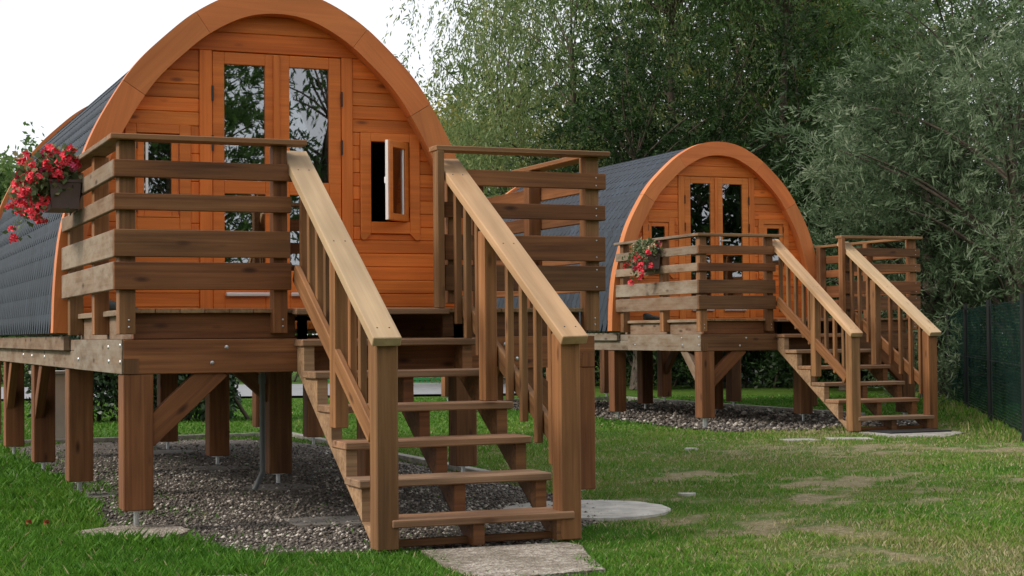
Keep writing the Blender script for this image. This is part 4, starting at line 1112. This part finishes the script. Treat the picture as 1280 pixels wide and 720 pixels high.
def tree(name, label, base, height, radius, mat, nleaf, leaf, style='round', lean=(0, 0), clear=0.18, seed=1, trunk_r=0.16, nclump=60, asp=0.28, group='trees behind the pods', tone_shift=0.0, spread=1.0, cat='tree'):
    """trunk, limbs to many clump centres spread through the crown, leaf sprays round every clump"""
    r = np.random.default_rng(seed)
    root = thing(name, label, cat, base, group)
    H, R = height, radius
    # crown clump centres: in an uneven ellipsoid shell-and-volume
    cz0 = H * clear
    cen = []
    lobes = r.normal(size=(7, 3)); lobes /= np.linalg.norm(lobes, axis=1)[:, None]; lg = 0.75 + 0.45 * r.random(7)
    while len(cen) < nclump:
        d = r.normal(size=3); d /= np.linalg.norm(d)
        rad = r.random() ** (0.42)
        f = 1.0
        for l, g in zip(lobes, lg): f *= 1 + (g - 1) * max(0, d @ l) ** 2
        c = d * rad * f
        if style == 'cone':
            zz = r.random() ** 1.4; rr = (1 - zz) ** 0.8 * r.random() ** 0.45; a = r.random() * 6.283
            p = np.array([rr * R * math.cos(a), rr * R * math.sin(a), cz0 + zz * (H - cz0)])
        else:
            p = np.array([c[0] * R, c[1] * R, cz0 + (H - cz0) * (0.5 + 0.5 * c[2])])
        p[0] += lean[0] * p[2] / H; p[1] += lean[1] * p[2] / H
        cen.append(p)
    cen = np.array(cen)
    # trunk and limbs
    tv, tq, off = [], [], 0
    top = H * (0.85 if style == 'cone' else 0.62)
    zs = np.linspace(0, top, 9)
    tp = np.stack([lean[0] * zs / H + 0.12 * trunk_r * 6 * np.sin(zs * 0.8 + seed) * (zs / H), lean[1] * zs / H + 0.1 * np.cos(zs + seed) * (zs / H), zs], 1)
    tr_ = trunk_r * (1 - 0.8 * zs / top) + 0.02; tr_[0] *= 1.35
    v, q = tube_np(tp, tr_, 8); tv.append(v); tq.append(q + off); off += len(v)
    for i in range(0, len(cen), max(1, len(cen) // 34)):
        c = cen[i]
        zb = min(max(c[2] - (0.25 + 0.35 * r.random()) * np.hypot(c[0], c[1]) - 0.3, cz0 * 0.7), top * 0.97)
        b = np.array([np.interp(zb, zs, tp[:, 0]), np.interp(zb, zs, tp[:, 1]), zb])
        mid = (b + c) / 2 + np.array([0, 0, 0.12 * np.linalg.norm(c - b)]) + r.normal(size=3) * 0.12
        t = np.linspace(0, 1, 6)[:, None]
        path = b * (1 - t) ** 2 + mid * 2 * t * (1 - t) + c * t * t
        r0 = 0.35 * np.interp(zb, zs, tr_)
        v, q = tube_np(path, np.linspace(r0, 0.012, 6), 5); tv.append(v); tq.append(q + off); off += len(v)
    np_mesh('trunk', np.concatenate(tv), np.concatenate(tq), 4, 'bark', None, root)
    # leaves
    per = nleaf // len(cen)
    cs = (0.18 + 0.17 * r.random(len(cen))) * R * spread
    P, D, T = [], [], []
    for c, s in zip(cen, cs):
        ct = (r.random() - 0.5) * 0.4
        k = int(per * (0.6 + 0.8 * r.random()))
        outw = np.array([c[0], c[1], 0]); outw = outw / (np.linalg.norm(outw) + 1e-6)
        if style == 'weep':
            ns = max(4, k // 26)
            st = c + r.normal(size=(ns, 3)) * s * np.array([1, 1, 0.55])
            L = s * (1.2 + 1.8 * r.random(ns))
            dr = outw * 0.55 + r.normal(size=(ns, 3)) * 0.35; dr[:, 2] = -0.15
            for a, l, d in zip(st, L, dr):
                m_ = 26; t = r.random(m_)
                p = a + d * (t * l * 0.6)[:, None]; p[:, 2] -= (t ** 1.7) * l
                P.append(p + r.normal(size=(m_, 3)) * 0.035)
                dd = d[None] * (1 - t[:, None]) + np.array([0, 0, -1.0]) * (0.35 + t[:, None]) + r.normal(size=(m_, 3)) * 0.45
                D.append(dd); T.append(np.full(m_, r.random() * 0.45 + ct) + r.random(m_) * 0.5)
        elif style == 'spray':
            ns = max(4, k // 24)
            st = c + r.normal(size=(ns, 3)) * s * 0.75
            for a in st:
                d = outw * 0.5 + r.normal(size=3) * 0.55 + np.array([0, 0, 0.25]); d /= np.linalg.norm(d)
                l = s * (0.7 + 0.9 * r.random()); m_ = 24; t = r.random(m_)
                p = a + d * (t * l)[:, None]; p[:, 2] -= 0.35 * l * t ** 2
                P.append(p + r.normal(size=(m_, 3)) * 0.03)
                D.append(d[None] + r.normal(size=(m_, 3)) * 0.55); T.append(np.full(m_, r.random() * 0.55 + ct) + r.random(m_) * 0.35)
        else:
            sub = max(3, k // 30)
            sc = c + r.normal(size=(sub, 3)) * s * np.array([0.8, 0.8, 0.6])
            pp = np.repeat(sc, 30, 0) + r.normal(size=(sub * 30, 3)) * s * 0.22
            P.append(pp); D.append(r.normal(size=(len(pp), 3)) + np.array([0, 0, -0.3])); T.append(np.repeat(r.random(sub) * 0.5, 30) + r.random(len(pp)) * 0.5)
    P, D, T = np.concatenate(P), np.concatenate(D), np.concatenate(T)
    ok = P[:, 2] > 0.05
    leaf_cloud('crown', root, P[ok], D[ok], leaf, mat, asp, np.clip(T[ok] + tone_shift, 0, 1), kind=None)
    return root

# row behind: loose light green trees left of centre, with sunlit ones behind, painted yellow
tree('willow_tree', 'tall loose grey-green tree rising behind the near pod railing', at(715, 38), 12.5, 3.4, 'lf_light', 46000, 0.115, 'weep', seed=3, nclump=70, clear=0.12, spread=0.75)
tree('willow_tree', 'slender pale tree with thin top beside the white sky', at(628, 41), 10.2, 2.3, 'lf_light', 34000, 0.115, 'weep', seed=4, nclump=52, clear=0.12, spread=0.8)
tree('birch_tree', 'tree painted sunlit yellow glimpsed behind the near pod arch', at(572, 46), 8.0, 2.6, 'lf_yellow', 22000, 0.13, 'round', seed=5, nclump=46, asp=0.5, clear=0.05)
tree('birch_tree', 'yellow-green tree standing far behind the pale willows', at(668, 50), 9.0, 3.6, 'lf_yellow', 24000, 0.15, 'round', seed=6, nclump=44, asp=0.5, clear=0.05)
tree('bushy_tree', 'low grey-green bushy tree over the near right railing', at(640, 37), 5.4, 3.4, 'lf_light', 34000, 0.11, 'spray', seed=7, nclump=60, clear=0.02)
# dark mass behind the far pod
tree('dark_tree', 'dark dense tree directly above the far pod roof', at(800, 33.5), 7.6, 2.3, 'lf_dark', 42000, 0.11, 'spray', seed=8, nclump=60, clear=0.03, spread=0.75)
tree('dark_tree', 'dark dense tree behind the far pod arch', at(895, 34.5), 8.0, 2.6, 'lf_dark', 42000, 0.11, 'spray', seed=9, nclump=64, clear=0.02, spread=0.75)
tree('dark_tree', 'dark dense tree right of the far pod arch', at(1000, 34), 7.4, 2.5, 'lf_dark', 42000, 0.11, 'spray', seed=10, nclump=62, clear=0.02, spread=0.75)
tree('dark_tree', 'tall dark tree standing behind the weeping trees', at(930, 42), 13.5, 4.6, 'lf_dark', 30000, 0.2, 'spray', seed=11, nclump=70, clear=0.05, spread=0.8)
tree('weeping_tree', 'weeping green tree hanging over the far pod from above', at(845, 37), 13.5, 3.2, 'lf_mid', 46000, 0.10, 'weep', seed=12, nclump=54, clear=0.56, spread=0.75)
tree('weeping_tree', 'weeping tree with golden patches at the top right of centre', at(985, 37), 13.5, 3.0, 'lf_mid', 38000, 0.10, 'weep', seed=13, nclump=50, clear=0.56, spread=0.75)
tree('birch_tree', 'golden tree showing through gaps at the top right of centre', at(1010, 46), 12.5, 3.6, 'lf_yellow', 20000, 0.17, 'round', seed=14, nclump=44, asp=0.5, clear=0.45)
tree('dark_tree', 'broad dark tree closing the gap far behind the far pod roof', at(790, 48), 11.0, 4.4, 'lf_mid', 22000, 0.26, 'spray', seed=41, nclump=60, clear=0.03, spread=0.9)
tree('dark_tree', 'broad dark tree closing the gap far behind the far stairs', at(1080, 46), 12.0, 4.2, 'lf_mid', 22000, 0.26, 'spray', seed=42, nclump=60, clear=0.03, spread=0.9)
# silver willows behind the fence
tree('silver_willow', 'silver-green willow hanging over the fence at the right edge', at(1275, 26), 6.7, 2.5, 'lf_willow', 60000, 0.125, 'spray', seed=15, nclump=64, clear=0.06, asp=0.17, spread=0.68)
tree('silver_willow', 'silver-green willow bush behind the far stairs', at(1165, 28), 6.0, 2.15, 'lf_willow', 58000, 0.11, 'spray', seed=16, nclump=64, clear=0.06, asp=0.2, spread=0.68)
tree('silver_willow', 'tall dark-limbed willow with sky gaps at the top right corner', at(1200, 34), 11.0, 3.2, 'lf_mid', 40000, 0.11, 'spray', seed=17, nclump=46, clear=0.3, trunk_r=0.3, spread=0.75)
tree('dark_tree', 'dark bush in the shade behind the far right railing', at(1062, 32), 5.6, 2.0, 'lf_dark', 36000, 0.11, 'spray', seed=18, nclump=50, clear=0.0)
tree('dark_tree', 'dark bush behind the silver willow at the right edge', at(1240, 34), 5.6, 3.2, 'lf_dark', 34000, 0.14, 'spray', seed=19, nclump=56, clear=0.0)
# far left
tree('round_tree', 'rounded bright green tree at the left edge behind the near roof', at(-8, 44), 6.4, 2.7, 'lf_mid', 46000, 0.15, 'round', seed=20, nclump=60, asp=0.5, clear=0.05, tone_shift=0.1)
# behind the viewer: they close the sky on that side and are mirrored in the door glass
tree('reflected_tree', 'tall tree behind the viewer mirrored in the near left door glass', (4.6, -17, 0), 8.5, 2.4, 'lf_mid', 22000, 0.16, 'spray', seed=21, nclump=44, clear=0.2, group='trees behind the viewer')
tree('reflected_tree', 'thin leaning tree behind the viewer mirrored in the near right door glass', (7.4, -18, 0), 9.0, 2.2, 'lf_mid', 3400, 0.16, 'weep', seed=22, nclump=40, clear=0.25, group='trees behind the viewer', trunk_r=0.3, lean=(0.8, 0))
for k, (x, y, h) in enumerate(((24, -17, 9.5), (15, -20, 10.5), (-3, -20, 9.0), (-11, -19, 9.5), (31, -12, 9.0))):
    tree('reflected_tree', ('dense tree behind the viewer mirrored in the far door glass', 'broad tree behind the viewer beyond the mirrored thin tree', 'tree behind the viewer, left of the mirrored tall tree', 'leftmost of the trees behind the viewer', 'rightmost of the trees behind the viewer')[k],
         (x, y, 0), h, 4.2, 'lf_dark', 15000, 0.36, 'spray', seed=23 + k, nclump=60, clear=0.05, group='trees behind the viewer')

# low hedges and shrubs
def shrub(name, label, base, half_w, depth, h, mat, n, leaf, along, seed):
    r = np.random.default_rng(seed); root = thing(name, label, 'hedge', base, 'dark shrubs along the back of the lawn')
    al = Vector(along).normalized(); pe = Vector((-al.y, al.x, 0))
    t = (r.random(n) * 2 - 1); d = (r.random(n) * 2 - 1) * depth
    top = h * (0.72 + 0.4 * vnoise(t * half_w * 1.1 + seed, np.zeros(n))) 
    z = top * r.random(n) ** 0.6
    k = vnoise(t * half_w * 2.3 + 9, z * 2.3 + seed)
    keep = r.random(n) < 0.25 + 1.1 * k
    P = np.array(al)[None] * (t * half_w)[:, None] + np.array(pe)[None] * d[:, None] + np.stack([0 * z, 0 * z, z], 1)
    leaf_cloud('foliage', root, P[keep], r.normal(size=(keep.sum(), 3)) + np.array([0, 0, -.3]), leaf, mat, 0.5, np.clip(0.6 * k[keep] + 0.5 * r.random(keep.sum()), 0, 1), kind=None)
    vs, qs, off = [], [], 0
    for i in range(10):
        x = (i / 9 * 2 - 1) * half_w * 0.92
        p = [np.array(al) * x + np.array([r.normal() * .12, r.normal() * .12, 0]) + np.array([r.normal() * .1 * s, r.normal() * .1 * s, s * h * 0.7]) for s in (0, 0.4, 0.8, 1)]
        v, q = tube_np(np.array(p), [0.03, 0.025, 0.018, 0.01], 5); np_mesh('stem', v, q, 4, 'bark', None, root)
AL = RGT
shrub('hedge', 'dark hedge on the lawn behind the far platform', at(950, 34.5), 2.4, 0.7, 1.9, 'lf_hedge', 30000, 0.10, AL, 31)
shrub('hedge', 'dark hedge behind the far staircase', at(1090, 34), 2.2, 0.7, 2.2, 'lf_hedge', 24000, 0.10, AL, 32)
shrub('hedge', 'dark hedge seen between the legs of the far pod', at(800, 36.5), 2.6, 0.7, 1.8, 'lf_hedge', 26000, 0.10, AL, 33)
shrub('hedge', 'dark shrub behind the front left legs of the near pod', at(125, 22.5), 0.9, 0.5, 1.25, 'lf_hedge', 14000, 0.08, AL, 34)
shrub('hedge', 'dark shrub beyond the knee brace of the near pod', at(243, 22.5), 0.55, 0.5, 1.1, 'lf_hedge', 10000, 0.08, AL, 35)
shrub('hedge', 'green hedge beyond the road under the near pod', at(330, 42), 8.0, 0.8, 1.7, 'lf_mid', 26000, 0.12, AL, 36)
shrub('hedge', 'green hedge beyond the road behind the near staircase', at(640, 43), 3.4, 0.8, 1.7, 'lf_mid', 16000, 0.12, AL, 37)
